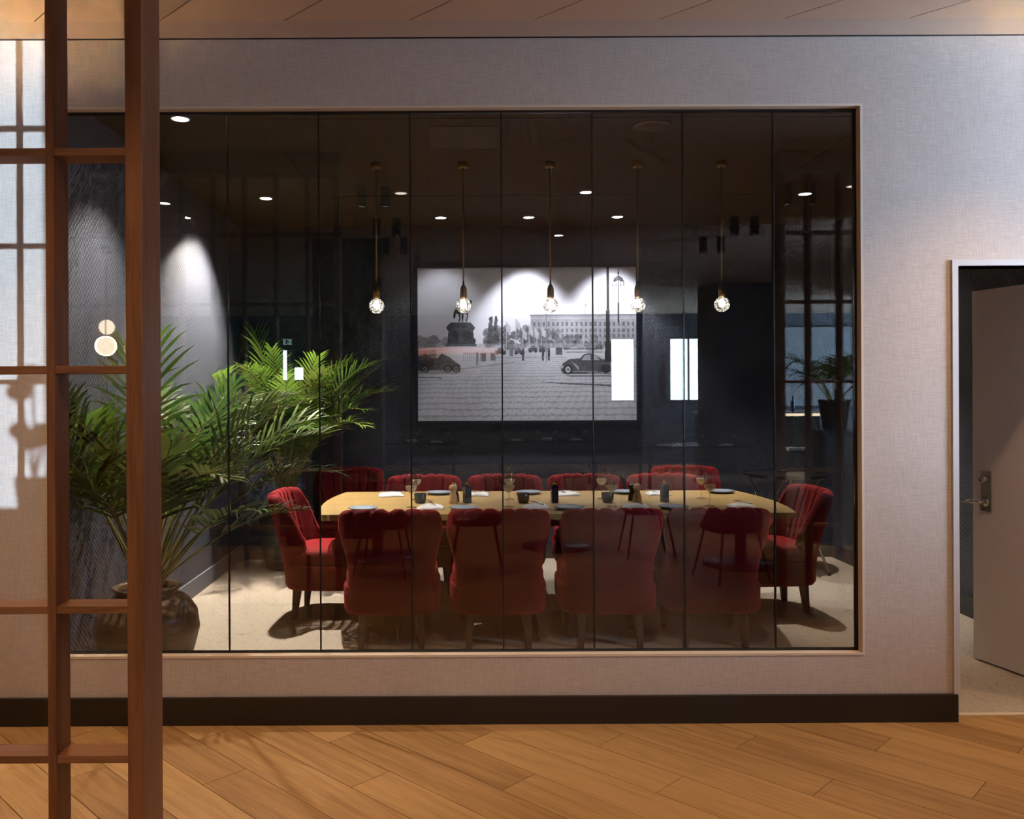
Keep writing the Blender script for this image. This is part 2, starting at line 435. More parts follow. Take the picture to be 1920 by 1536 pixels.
# private room shell
struct(bx('wall_left', M['paper_y'], XL - 0.1, XL, 4.02, YB + 0.1, 0, ZC + 0.1))
struct(bx('wall_right', M['paper_y'], XR, XR + 0.1, 4.02, YB + 0.1, 0, ZC + 0.1))
struct(bx('wall_back', M['paper_x'], XL, XR, YB, YB + 0.1, 0, ZC + 0.1))
struct(bx('ceiling_inside', M['ceil_in'], XL, XR, 4.02, YB, ZC, ZC + 0.1))
struct(bx('floor_carpet', M['carpet'], XL, XR, 4.005, YB, -0.06, 0.004))
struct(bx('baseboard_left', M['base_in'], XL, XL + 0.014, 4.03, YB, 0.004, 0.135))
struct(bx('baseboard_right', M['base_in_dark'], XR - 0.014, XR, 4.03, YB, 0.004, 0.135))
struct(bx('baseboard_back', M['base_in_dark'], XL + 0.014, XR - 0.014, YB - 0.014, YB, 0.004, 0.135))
struct(bx('trim_2', M['frame_tan'], DX0, DX1, 3.975, 4.005, -0.03, 0.006))       # wooden threshold strip

# shadow slots of the ceiling raft, access hatch, round grille
sx0, sx1, sy0, sy1 = -1.09, 2.36, 4.74, 6.60
for k, (a, b_, c, d) in enumerate(((sx0, sx1, sy0 - .012, sy0 + .012), (sx0, sx1, sy1 - .012, sy1 + .012), (sx0 - .012, sx0 + .012, sy0, sy1), (sx1 - .012, sx1 + .012, sy0, sy1))):
    struct(bx('trim_%d' % (3 + k), M['slot'], a, b_, c, d, ZC - 0.004, ZC + 0.001))
t = empty('access_hatch', (0, 0, ZC)); tag(t, 'flush square access hatch in the dark perforated ceiling', 'hatch')
hx0, hx1, hy0, hy1 = -0.16, 0.25, 4.87, 5.33
mm = MB()
for a, b_, c, d in ((hx0, hx1, hy0, hy0 + .006), (hx0, hx1, hy1 - .006, hy1), (hx0, hx0 + .006, hy0, hy1), (hx1 - .006, hx1, hy0, hy1)): mm.box(a, b_, c, d, -.004, .0)
mm.build('rim', M['slot'], t); bx('lid', M['panel_dark'], hx0 + .006, hx1 - .006, hy0 + .006, hy1 - .006, -.0025, 0, t)
t = empty('ceiling_grille', (1.12, 4.88, ZC)); tag(t, 'round dark ceiling speaker grille above the table', 'grille')
MB().lathe([(0.10, -0.012), (0.104, -0.012), (0.106, 0.0)], 32).build('ring', M['satin'], t)
MB().lathe([(0, -0.006), (0.10, -0.008), (0.101, 0)], 32).build('mesh', M['panel_dark'], t)

# ---- window: frame, nine panes, eight joints
win = struct(empty('window_1', (0, YW, 0)))
GY = 0.042
m = MB()
fw = 0.011
m.box(WX0, WX1, -0.002, 0.075, WZ1 - fw, WZ1); m.box(WX0, WX1, -0.002, 0.075, WZ0, WZ0 + fw)
m.box(WX0, WX0 + fw, -0.002, 0.075, WZ0 + fw, WZ1 - fw); m.box(WX1 - fw, WX1, -0.002, 0.075, WZ0 + fw, WZ1 - fw)
m.build('window_frame', M['frame_tan'], win)
m = MB(); g0, g1 = WX0 + fw, WX1 - fw
for z0, z1 in ((WZ0 + fw, WZ0 + fw + 0.009), (WZ1 - fw - 0.010, WZ1 - fw)): m.box(g0, g1, GY - .002, GY + .016, z0, z1)
m.box(g1 - 0.010, g1, GY - .002, GY + .016, WZ0 + fw, WZ1 - fw)
m.box(g0, g0 + 0.010, GY - .002, GY + .016, WZ0 + fw, WZ1 - fw)
m.build('glazing_channel', M['joint'], win)
jx = [(x - 858.5) / 404.0 for x in (257, 429, 600.5, 772, 943.5, 1114, 1284.5, 1454.5)]
edges = [g0 + 0.010] + jx + [g1 - 0.010]
zb, zt = WZ0 + fw + 0.009, WZ1 - fw - 0.010
for k in range(9):
    bx('pane', M['pane'], edges[k] + 0.003, edges[k + 1] - 0.003, GY, GY + 0.012, zb, zt, win)
for x in jx:
    bx('joint', M['joint'], x - 0.003, x + 0.003, GY - 0.0005, GY + 0.0125, zb, zt, win)

# ---- door casing and open door
cs = struct(empty('trim_7', (0, YW, 0)))
cw = 0.027
bx('casing_jamb', M['casing'], DX0 - 0.004, DX0 + cw - 0.004, -0.012, 0.11, 0.127, DZ - 0.0, cs)
bx('casing_jamb', M['casing'], DX1 - cw, DX1, -0.012, 0.11, 0, DZ, cs)
bx('casing_head', M['casing'], DX0 - 0.004, DX1, -0.012, 0.11, DZ, DZ + cw, cs)
bx('casing_jamb', M['casing'], DX0, DX0 + cw - 0.004, 0.0, 0.11, 0, 0.127, cs)
hx, hy = 3.118, 4.035
ang = math.atan2(4.815 - hy, 2.925 - hx)
dw = math.hypot(4.815 - hy, 2.925 - hx)
door = struct(empty('door_1', (hx, hy, 0), ang))
# local +x runs from hinge to free edge; the camera sees the local -y... side
bx('leaf', M['door'], 0, dw, -0.022, 0.022, 0.012, 2.075, door, bevel=0.002)
hs = 1.0   # side facing the camera (local +y turned): decided by the hinge angle
pl = bx('lock_plate', M['satin'], dw - 0.125, dw - 0.06, 0.022, 0.028, 0.845, 1.072, door, bevel=0.002)
tt = MB().lathe([(0.0, 0.03), (0.016, 0.03), (0.02, 0.024), (0.022, 0.0)], 20).build('cylinder_collar', M['steel'], pl)
tt.matrix_local = Matrix.Translation((dw - 0.092, 0.028, 1.026)) @ Matrix.Rotation(-PI / 2, 4, 'X')
lev = MB().tube([(dw - 0.092, 0.026, 0.90), (dw - 0.092, 0.062, 0.90), (dw - 0.085, 0.072, 0.90), (dw - 0.0, 0.072, 0.898), (dw + 0.02, 0.070, 0.896)][::-1], 0.0095, 10).build('lever_handle', M['steel'], door)
MB().tube([(dw - 0.092, 0.027, 0.90), (dw - 0.092, 0.037, 0.90)], 0.026, 18).build('rose', M['steel'], lev)

# ---- oak plank floor in front of the wall, laid on the diagonal
floor = struct(bx('floor', M['subfloor'], -9, 11, -12, 4.0, -0.06, -0.012))
R2 = math.sqrt(2)
PW, PL = 0.195, 1.243
def clip(poly, a, b, c):          # keep a*x+b*y<=c
    out = []
    for i in range(len(poly)):
        p, q = poly[i], poly[(i + 1) % len(poly)]
        dp, dq = a * p[0] + b * p[1] - c, a * q[0] + b * q[1] - c
        if dp <= 0: out.append(p)
        if (dp < 0 < dq) or (dq < 0 < dp):
            t_ = dp / (dp - dq); out.append((p[0] + t_ * (q[0] - p[0]), p[1] + t_ * (q[1] - p[1])))
    return out
def clip_rect(poly, x0, x1, y0, y1):
    for a, b_, c in ((-1, 0, -x0), (1, 0, x1), (0, -1, -y0), (0, 1, y1)):
        poly = clip(poly, a, b_, c)
        if len(poly) < 3: return []
    return poly
def area(p): return 0.5 * abs(sum(p[i][0] * p[(i + 1) % len(p)][1] - p[(i + 1) % len(p)][0] * p[i][1] for i in range(len(p))))
def slab(poly, z0, z1):
    n = len(poly); mb = MB()
    vs = [(x, y, z1) for x, y in poly] + [(x, y, z0) for x, y in poly]
    return mb.add(vs, [tuple(range(n)), tuple(reversed(range(n, 2 * n)))] + [(i, n + i, n + (i + 1) % n, (i + 1) % n) for i in range(n)])
RX0, RX1, RY0, RY1 = -3.9, 4.9, -1.4, 3.99
gp = 0.0014
np_ = 0
for k in range(-40, 45):
    v0 = 2.03 + PW * k; v1 = v0 + PW
    uj = (-2.618 + 0.2155 * k) if k % 2 == 0 else (-2.164 + 0.2155 * (k - 5))
    for j in range(-9, 9):
        u0 = uj + PL * j; u1 = u0 + PL
        quad = [((u + v) / R2, (v - u) / R2) for u, v in ((u0 + gp, v0 + gp), (u1 - gp, v0 + gp), (u1 - gp, v1 - gp), (u0 + gp, v1 - gp))]
        p = clip_rect(quad, RX0, RX1, RY0, RY1)
        if len(p) < 3 or area(p) < 0.004: continue
        slab(p, -0.012, 0.0).build('plank', M['oak_floor'], floor); np_ += 1
m = MB()
m.box(-9, 11, -12, RY0 - 0.001, -0.011, 0.0); m.box(-9, RX0 - .001, RY0, 3.99, -0.011, 0.0); m.box(RX1 + .001, 11, RY0, 3.99, -0.011, 0.0)
far_floor = m.build('far_planks', M['floor_far'], floor)
# a wider plank pattern for the far field comes from its material
nt = M['floor_far'].node_tree; b = nt.nodes['Principled BSDF']
tc = N(nt, 'ShaderNodeTexCoord'); mp = N(nt, 'ShaderNodeMapping'); mp.inputs['Rotation'].default_value = (0, 0, PI / 4)
br = N(nt, 'ShaderNodeTexBrick'); br.inputs['Scale'].default_value = 1.0; br.inputs['Brick Width'].default_value = PL; br.inputs['Row Height'].default_value = PW
br.inputs['Mortar Size'].default_value = 0.003; br.inputs['Color1'].default_value = (0.42, 0.215, 0.085, 1); br.inputs['Color2'].default_value = (0.36, 0.175, 0.066, 1); br.inputs['Mortar'].default_value = (0.05, 0.03, 0.015, 1)
L(nt, tc.outputs['Object'], mp.inputs[0]); L(nt, mp.outputs[0], br.inputs['Vector']); L(nt, br.outputs['Color'], b.inputs['Base Color'])

# ---- ceiling in front of the wall: soffit border and slightly raised field of diagonal boards
CX0, CX1, CY0, CY1 = -1.93, 5.6, -2.5, 3.69
ceil = struct(bx('ceiling', M['ceil_out2'], -9, 11, -12, YW + 0.1, ZO, ZO + 0.2))
PW2 = 0.382
for k in range(-30, 40):
    v0 = -0.21 + PW2 * k; v1 = v0 + PW2        # v = (x+y)/sqrt2 is constant along a joint
    quad = [((u + v) / R2, (v - u) / R2) for u, v in ((-12, v0 + .003), (12, v0 + .003), (12, v1 - .003), (-12, v1 - .003))]
    p = clip_rect(quad, CX0 + .004, CX1 - .004, CY0 + .004, CY1 - .004)
    if len(p) < 3 or area(p) < 0.01: continue
    slab(p, ZO - 0.022, ZO).build('ceiling_board', M['ceil_out'], ceil)

# ---- the restaurant round the camera (seen mirrored in the glass)
struct(bx('wall_far', M['dark_wall'], -9, 11, -10.2, -10.0, 0, 3.2))
struct(bx('wall_side_left', M['dark_wall'], -9.1, -9.0, -12, 4.02, 0, 3.2))
ws = MB()
SWX = 5.7; SY0, SY1, SZ0 = 0.6, 3.1, 1.5
ws.box(SWX, SWX + 0.1, -2.2, SY0, 0, 3.2); ws.box(SWX, SWX + 0.1, SY1, 4.02, 0, 3.2); ws.box(SWX, SWX + 0.1, SY0, SY1, 0, SZ0); ws.box(SWX, SWX + 0.1, SY0, SY1, 3.0, 3.2)
struct(ws.build('wall_side_right', M['dark_wall'], fixn=False))
def window(n, mat, x0, x1, y0, y1, z0, z1, along='x', bars=1):
    r = struct(empty('window_%d' % n, ((x0 + x1) / 2, (y0 + y1) / 2, z0)))
    cx, cy = (x0 + x1) / 2, (y0 + y1) / 2
    bx('pane', mat, x0 - cx, x1 - cx, y0 - cy, y1 - cy, 0, z1 - z0, r)
    f = MB(); e = 0.03
    if along == 'x':
        f.box(x0 - cx - e, x1 - cx + e, y0 - cy, y1 - cy + .05, -e, 0); f.box(x0 - cx - e, x1 - cx + e, y0 - cy, y1 - cy + .05, z1 - z0, z1 - z0 + e)
        for k in range(bars + 1):
            xx = x0 - cx + (x1 - x0) * k / bars; f.box(xx - e / 2, xx + e / 2, y1 - cy, y1 - cy + .05, 0, z1 - z0)
    else:
        for k in range(bars + 1):
            yy = y0 - cy + (y1 - y0) * k / bars; f.box(x0 - cx - .05, x0 - cx, yy - e / 2, yy + e / 2, 0, z1 - z0)
    f.build('window_frame', M['black'], r); return r
window(2, M['win_far'], 3.22, 3.72, -10.0, -9.97, 1.34, 2.62)
window(3, M['win_far'], 4.45, 5.25, -10.0, -9.97, 1.34, 2.62, bars=2)
window(4, M['win_far'], -3.66, -3.54, -10.0, -9.97, 1.80, 2.42)
window(5, M['win_far'], -3.42, -3.20, -10.0, -9.97, 1.80, 2.06)
window(6, M['win_side'], SWX + 0.06, SWX + 0.09, SY0, SY1, SZ0, 3.0, along='y', bars=3)
# pale brick wall behind the bar, pillar by the left screen placed to cut the glint
struct(bx('wall_bar', M['brick_white'], 6.0, 8.6, -9.98, -9.9, 1.2, 2.85))
struct(bx('wall_pillar', M['dark_wood'], -1.50, -0.78, -1.35, -0.95, 0, ZO - 0.022))
struct(bx('wall_column', M['dark_wall'], 3.82, 4.75, -5.6, -4.9, 0, ZO))
struct(bx('wall_pier', M['dark_wall'], 3.75, 4.15, 0.3, 2.7, 0, ZO - 0.022))  # unseen blocker added to shape the side daylight on the wall
window(7, M['win_bar'], 9.36, 9.39, -9.4, -7.0, 1.2, 2.7, along='y', bars=3)  # unseen glowing panel added to light the pale brick
struct(bx('wall_nook', M['dark_wall'], 7.2, 9.5, -6.95, -6.85, 0, ZO))  # unseen blocker added to keep the brick's fill panel off the hall
struct(bx('wall_partition', M['tan_panel'], -5.1, -3.55, -2.0, -1.95, 0, ZO))

# ================================================================== WOODEN LATTICE SCREENS
def screen(loc, xs, zs, label, end_first):
    r = empty('lattice_screen', loc); tag(r, label, 'screen', 'wooden lattice screens')
    W, Dp = 0.021, 0.078
    for i, x in enumerate(xs):
        if i == 0: bx('post', M['walnut'], x - 0.0205, x + 0.0205, 0, 0.133, 0, 2.99, r, bevel=0.0015)
        else: bx('post', M['walnut'], x - W / 2, x + W / 2, 0, Dp, 0, 2.99, r, bevel=0.001)
    sgn = -1 if xs[1] < xs[0] else 1
    for i in range(len(xs) - 1):
        ha = 0.0205 if i == 0 else W / 2
        a, b_ = xs[i] + sgn * ha, xs[i + 1] - sgn * W / 2
        for z in zs: bx('rail', M['walnut_h'], min(a, b_), max(a, b_), 0.003, Dp, z - 0.0095, z + 0.0095, r, bevel=0.001)
    xa, xb = xs[0] - sgn * 0.0205, xs[-1] + sgn * W / 2
    bx('top_beam', M['walnut_h'], min(xa, xb), max(xa, xb), -0.005, 0.138, 2.99, 3.127, r)
    return r
zs = [2.59, 2.122, 1.581, 0.984, 0.613, 0.1]
LY = 2.115
screen((-0.80, LY, 0), [0.0] + [-0.2075 - 0.2125 * k for k in range(0, 14)], zs, 'tall brown wooden lattice screen in the left foreground', True)
screen((2.17, LY, 0), [0.0] + [0.2075 + 0.2125 * k for k in range(0, 4)], zs, 'brown lattice screen mirrored in the right end of the glass', False)

# ================================================================== CHAIRS
def superell(a, b_, n, e, z, cy=0.0):
    out = []
    for i in range(n):
        t = 2 * PI * i / n; c, s_ = math.cos(t), math.sin(t)
        out.append((a * math.copysign(abs(c) ** (2 / e), c), cy + b_ * math.copysign(abs(s_) ** (2 / e), s_), z))
    return out

def make_chair():
    r = empty('dining_chair')
    # seat base and cushion
    b_ = MB(); rings = []
    for z, s_ in ((0.205, 0.80), (0.207, 0.90), (0.218, 0.955), (0.245, 0.99), (0.30, 1.0), (0.36, 1.0), (0.372, 0.985)):
        rings.append(superell(0.292 * s_, 0.272 * s_, 48, 4.5, z, 0.0))
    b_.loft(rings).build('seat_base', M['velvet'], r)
    b_ = MB(); rings = []
    for z, s_ in ((0.370, 0.93), (0.376, 0.985), (0.40, 1.0), (0.435, 1.0), (0.458, 0.97), (0.470, 0.90), (0.477, 0.75), (0.481, 0.5), (0.482, 0.2)):
        rings.append(superell(0.278 * s_, 0.258 * s_, 48, 4.2, z, 0.010))
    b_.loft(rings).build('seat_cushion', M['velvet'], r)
    # fluted shell back: half superellipse in plan, wings fall towards the seat
    NT = 96; H = 0.85; fl = 6
    def hw(z): 
        q = (z - 0.205) / (H - 0.205)
        return 0.300 - 0.040 * math.sin(min(1, q / 0.75) * PI) * (1 if q < .75 else 0) + 0.016 * q * q * (1 if q > 0 else 0)
    def lean(z): return -0.125 * max(0, (z - 0.30) / 0.55) ** 1.15
    def plan(th, a, d):
        e = 0.62
        return (a * math.copysign(abs(math.sin(th)) ** e, math.sin(th)), -d * abs(math.cos(th)) ** e)
    cols = []
    for i in range(NT + 1):
        u = -1 + 2 * i / NT
        th = u * PI / 2 * 0.985
        x_ = plan(th, 1, 1)[0]
        ff = abs(math.cos(fl * PI * (x_ * 0.5 + 0.5)))          # creases where it is 0
        ffl = 1 - (1 - abs(math.sin(fl * PI * (x_ * 0.5 + 0.5)))) ** 3
        w_ = abs(plan(th, 1, 1)[1])               # 1 at the back, 0 at the wing front
        q = 1 - min(1.0, w_ / 0.60)
        zt = H - 0.33 * (q ** 1.6) - 0.012 * (1 - ffl) - 0.02 * abs(x_) ** 4
        prof = []
        def pt(z, inset, z_draw=None):
            a = hw(z) - inset; d = 0.215 - inset
            x, y = plan(th, a, d)
            return (x, y - 0.085 + lean(z) + (0.0), z if z_draw is None else z_draw)
        th_top = 0.075
        rr = th_top / 2
        zs_out = [0.205, 0.212, 0.235, 0.28] + [0.28 + (zt - rr - 0.28) * k / 7 for k in range(1, 8)]
        ins = [0.05, 0.02, 0.004, 0.0] + [0.0] * 7
        for z, s_ in zip(zs_out, ins): prof.append(pt(z, s_))
        for k in range(1, 6):                      # rounded top roll
            a = PI * k / 6
            prof.append(pt(zt - rr, rr - rr * math.cos(a), zt - rr + rr * math.sin(a) * (0.85 + 0.15 * ffl)))
        for k in range(7, -1, -1):
            z = 0.34 + (zt - rr - 0.34) * k / 7
            prof.append(pt(z, th_top + 0.016 * ffl - 0.012 + 0.03 * (1 - k / 7)))
        cols.append(prof)
    b_ = MB(); n = len(cols[0])
    # soften both wing ends
    def shrink(prof, f, dy):
        c = [sum(p[j] for p in prof) / n for j in range(3)]
        return [((p[0] - c[0]) * f + c[0], p[1] + dy, p[2] * 1.0 if p[2] < .22 else (p[2] - c[2]) * (0.5 + 0.5 * f) + c[2]) for p in prof]
    rings = [shrink(cols[0], 0.35, 0.016), shrink(cols[0], 0.8, 0.011)] + cols + [shrink(cols[-1], 0.8, 0.011), shrink(cols[-1], 0.35, 0.016)]
    vs = [p for c in rings for p in c]; fs = []
    for i in range(len(rings) - 1):
        for k in range(n):
            l = (k + 1) % n
            fs.append((i * n + k, i * n + l, (i + 1) * n + l, (i + 1) * n + k))
    fs.append(tuple(range(n))); fs.append(tuple(reversed([(len(rings) - 1) * n + k for k in range(n)])))
    b_.add(vs, fs, True)
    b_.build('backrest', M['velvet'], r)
    # tapered legs
    for x, y, dx, dy in ((-0.165, -0.20, -.012, -.02), (0.165, -0.20, .012, -.02), (-0.20, 0.20, -.012, .01), (0.20, 0.20, .012, .01)):
        q = MB(); rg = []
        for z, s_ in ((0.0, 0.0155), (0.004, 0.017), (0.10, 0.022), (0.214, 0.028)):
            k = 1 - z / 0.214
            rg.append([(x + dx * k + s_ * a, y + dy * k + s_ * c, z) for a, c in ((-1, -.75), (-.75, -1), (.75, -1), (1, -.75), (1, .75), (.75, 1), (-.75, 1), (-1, .75))])
        q.loft(rg, smooth=False).build('leg', M['leg_wood'], r)
    return r

CH = []
chair0 = make_chair(); used = [False]
def place_chair(x, y, rz, label, group):
    o = chair0 if not used[0] else copy_tree(chair0)
    used[0] = True
    o.location = (x, y, 0.004); o.rotation_euler = (0, 0, rz); tag(o, label, 'chair', group); CH.append(o)
near = ['red velvet chair seen from behind, leftmost of the near row', 'red velvet chair seen from behind, second from the left in the near row',
        'red velvet chair seen from behind, third from the left in the near row', 'red velvet chair seen from behind, rightmost of the near row']
for x, l, rz in zip((-0.40, 0.242, 0.90, 1.525), near, (0.02, -0.01, 0.0, -0.02)): place_chair(x, 5.27, rz, l, 'red chairs along the near side of the table')
far = ['red velvet chair on the far side of the table, leftmost of four', 'red velvet chair on the far side of the table, second from left',
       'red velvet chair on the far side of the table, third from left', 'red velvet chair on the far side of the table, rightmost of four']
for x, l in zip((-0.27, 0.38, 1.03, 1.67), far): place_chair(x, 6.62, PI, l, 'red chairs along the far side of the table')
place_chair(-0.87, 5.90, -PI / 2 - 0.06, 'red velvet chair at the left head of the table', 'red chairs at the table ends')
place_chair(2.14, 5.96, PI / 2 + 0.05, 'red velvet chair at the right head of the table', 'red chairs at the table ends')
place_chair(-0.92, 7.36, PI + 0.15, 'red velvet chair half hidden in palm shadow by the back wall', 'spare red chairs by the back wall')
place_chair(2.00, 7.36, PI - 0.12, 'red velvet chair against the back wall beside the black tray stand', 'spare red chairs by the back wall')

# ================================================================== TABLE
TX0, TX1, TY0, TY1, TZ = -0.86, 2.14, 5.39, 6.64, 0.75
tb = empty('dining_table', ((TX0 + TX1) / 2, (TY0 + TY1) / 2, 0.004)); tag(tb, 'long pale oak dining table with bowed ends, set for eight', 'table')
hl, hwid = (TX1 - TX0) / 2, (TY1 - TY0) / 2
nb = 7
def bow(y): return 0.075 * (1 - (y / hwid) ** 2)
for k in range(nb):      # glued staves
    y0 = -hwid + 2 * hwid * k / nb + .0004; y1 = -hwid + 2 * hwid * (k + 1) / nb - .0004
    ys = [y0 + (y1 - y0) * j / 4 for j in range(5)]
    poly = [(-hl - bow(y), y) for y in reversed(ys)] + [(hl + bow(y), y) for y in ys]
    slab(poly, TZ - 0.042, TZ - 0.004).build('stave', M['oak_table'], tb)
for sx in (-1, 1):
    for sy in (-1, 1):
        q = MB(); x = sx * 1.16; fo, fi = (.45, .37) if sy < 0 else (.30, .22)
        q.loft([[(x - .04, sy * fo, 0), (x + .04, sy * fo, 0), (x + .04, sy * fi, 0), (x - .04, sy * fi, 0)],
                [(x - .04, sy * .20, .708), (x + .04, sy * .20, .708), (x + .04, sy * .10, .708), (x - .04, sy * .10, .708)]], smooth=False)
        q.build('leg', M['oak_table'], tb)
bx('stretcher', M['oak_table'], -1.12, 1.12, -0.05, 0.05, 0.58, 0.66, tb)

TT = TZ + 0.0005
def px(xp, y): return (xp - 857) / (1600.0 / y)
# ---- wine glasses
def make_glass():
    r = empty('wine_glass')
    MB().lathe([(0.0, 0.0015), (0.034, 0.0), (0.036, 0.002), (0.020, 0.005), (0.006, 0.012), (0.0042, 0.03), (0.0042, 0.085), (0.007, 0.094), (0.014, 0.099)], 28).build('foot_and_stem', M['wine_glass'], r)
    MB().lathe([(0.0, 0.0955), (0.014, 0.099), (0.030, 0.112), (0.040, 0.130), (0.0415, 0.142), (0.038, 0.175), (0.0315, 0.222), (0.0308, 0.223), (0.0302, 0.222), (0.037, 0.175), (0.040, 0.142), (0.0385, 0.131), (0.029, 0.114), (0.013, 0.101), (0, 0.098)], 28).build('bowl', M['wine_glass'], r)
    MB().lathe([(0, 0.0995), (0.0125, 0.102), (0.0282, 0.115), (0.0375, 0.1315), (0.0385, 0.142), (0.0, 0.142)], 28).build('pale_drink', M['wine'], r)
    return r
glass0 = make_glass(); gu = [False]
def place_glass(x, y, label):
    o = glass0 if not gu[0] else copy_tree(glass0)
    gu[0] = True; o.location = (x, y, TT); tag(o, label, 'glass', 'wine glasses on the dining table')
where = ['before the leftmost far chair', 'between the two left far chairs', 'beside the left of the two far right tumblers', 'near the right head of the table']
for (xa, xb), wtxt in zip(((770, 779), (952.5, 954.5), (1146, 1127.5), (1330, 1314)), ('beside the leftmost tumbler', 'beside the middle tumbler', 'beside the rightmost tumbler', 'at the right end of the table')):
    place_glass(px(xa, 5.73), 5.73, 'stemmed glass of pale wine, nearer of the pair ' + wtxt)
    place_glass(px(xb, 6.14), 6.14, 'stemmed glass of pale wine, farther of the pair ' + wtxt)

# ---- plates
def make_plate():
    r = empty('plate')
    MB().lathe([(0, 0.004), (0.055, 0.002), (0.058, 0.0), (0.062, 0.003), (0.093, 0.014), (0.098, 0.018), (0.096, 0.0195), (0.070, 0.010), (0.0, 0.0075)], 36).build('glazed_dish', M['plate'], r)
    MB().lathe([(0.096, 0.0178), (0.0985, 0.0180), (0.0985, 0.0195), (0.096, 0.0197)], 36).build('rim', M['tan_leather'], r)
    return r
plate0 = make_plate(); pu = [False]
for xp, y, txt in ((822, 6.46, 'set before the leftmost far chair'), (990, 6.46, 'set before the second far chair from left'), (1170, 6.46, 'set before the third far chair from left'), (1352, 6.46, 'set before the rightmost far chair'),
                   (680, 5.60, 'set before the leftmost near chair'), (868, 5.60, 'set before the second near chair from left'), (1066, 5.60, 'set before the third near chair from left'), (1262, 5.60, 'set before the rightmost near chair')):
    o = plate0 if not pu[0] else copy_tree(plate0)
    pu[0] = True; o.location = (px(xp, y), y, TT); tag(o, 'blue grey stoneware plate ' + txt, 'plate', 'plates on the dining table')

# ---- napkins with forks and knives
def make_napkin(seed):
    rnd = random.Random(seed); q = MB(); nx, ny = 14, 10; W, D = 0.088, 0.062
    def h(i, j):
        u, v = i / nx * 2 - 1, j / ny * 2 - 1
        e = (1 - abs(u) ** 6) * (1 - abs(v) ** 6)
        return 0.004 + e * (0.016 + 0.006 * math.sin(3.1 * u + seed) * math.cos(2.2 * v + seed * 1.7) + (0.007 if v > 0.15 + 0.3 * u else 0.0))
    top = [((i / nx * 2 - 1) * W + 0.006 * math.sin(j), (j / ny * 2 - 1) * D + 0.006 * math.sin(i * .8 + seed), h(i, j)) for j in range(ny + 1) for i in range(nx + 1)]
    bot = [(x, y, 0.0) for x, y, z in top]
    n1 = nx + 1; fs = []
    for j in range(ny):
        for i in range(nx):
            a = j * n1 + i; fs.append((a, a + 1, a + 1 + n1, a + n1)); o_ = len(top); fs.append((o_ + a, o_ + a + n1, o_ + a + 1 + n1, o_ + a + 1))
    per = [i for i in range(nx + 1)] + [j * n1 + nx for j in range(1, ny + 1)] + [ny * n1 + i for i in range(nx - 1, -1, -1)] + [j * n1 for j in range(ny - 1, 0, -1)]
    o_ = len(top)
    for a, b_ in zip(per, per[1:] + per[:1]): fs.append((a, o_ + a, o_ + b_, b_))
    q.add(top + bot, fs, True)
    return q
def fork_mesh():
    q = MB()
    q.tube([(0, -0.09, .004), (0, -0.02, .003), (0, 0.035, .006)], [0.004, 0.0025, 0.003], 6)
    q.box(-0.011, 0.011, 0.035, 0.055, 0.004, 0.0065)
    for k in range(4): q.box(-0.011 + k * .0063, -0.0082 + k * .0063, 0.055, 0.098, 0.0045, 0.0065)
    return q
nspots = [(732, 6.36, 0.25, 'before the leftmost far chair'), (893, 6.36, -0.1, 'behind the left dark bottle'), (1063, 6.36, 0.1, 'behind the middle blue bottle'), (1232, 6.36, 0.05, 'behind the rightmost dark bottle'),
          (806, 5.66, 0.0, 'by the leftmost near chair'), (1002, 5.66, 0.1, 'by the second near chair from left'), (1190, 5.66, -0.1, 'by the third near chair from left'), (1388, 5.66, 0.05, 'by the rightmost near chair')]
for k, (xp, y, rz, txt) in enumerate(nspots):
    o = make_napkin(k * 1.3).build('napkin', M['napkin']); o.location = (px(xp, y), y, TT); o.rotation_euler = (0, 0, rz)
    tag(o, 'folded white cloth napkin ' + txt, 'napkin', 'white napkins on the dining table')
    f = fork_mesh().build('fork', M['steel']); f.location = (px(xp, y) + .015, y, TT + 0.030); f.rotation_euler = (0, 0, rz + (0.25 if k > 3 else 1.2))
    tag(f, 'steel fork on the folded napkin ' + txt, 'fork', 'forks on the napkins')

# ---- tumblers, pepper mills, bottles
for xp, mt, txt in ((787, 'bowl_grey', 'smoky grey glass tumbler beside the leftmost wine glasses'), (980.5, 'bowl_brown', 'dark brown glass tumbler beside the middle wine glasses'), (1138.5, 'bowl_brown', 'dark brown glass tumbler behind the right wine glass stem')):
    r = empty('tumbler', (px(xp, 5.94), 5.94, TT)); tag(r, txt, 'tumbler', 'candle tumblers on the dining table')
    MB().lathe([(0, 0), (0.030, 0), (0.036, 0.005), (0.0415, 0.028), (0.043, 0.066), (0.0415, 0.068), (0.040, 0.066), (0.037, 0.028), (0.030, 0.014), (0, 0.012)], 30).build('glass_cup', M[mt], r)
    MB().lathe([(0, 0.0122), (0.029, 0.0142), (0.031, 0.026), (0, 0.027)], 24).build('candle', M['napkin'], r)
def mill(xp, y, mt, s_, label):
    r = empty('pepper_mill', (px(xp, y), y, TT)); tag(r, label, 'mill', 'pepper mills on the dining table')
    P = [(0, 0), (0.030, 0), (0.031, 0.004), (0.030, 0.030), (0.0275, 0.034), (0.029, 0.038), (0.026, 0.055), (0.019, 0.072), (0.018, 0.078), (0.025, 0.088)]
    MB().lathe([(a * s_, z * s_) for a, z in P] + [(0, 0.088 * s_)], 28).build('body', M[mt], r)
    h_ = MB().lathe([(a * s_, z * s_) for a, z in [(0, 0.0885), (0.024, 0.0885), (0.0285, 0.100), (0.029, 0.110), (0.025, 0.122), (0.014, 0.130), (0, 0.131)]], 28).build('head', M[mt], r)
    MB().lathe([(a * s_, z * s_) for a, z in [(0, 0.1312), (0.004, 0.1312), (0.008, 0.137), (0.005, 0.143), (0, 0.1435)]], 16).build('knob', M['gold'], h_)
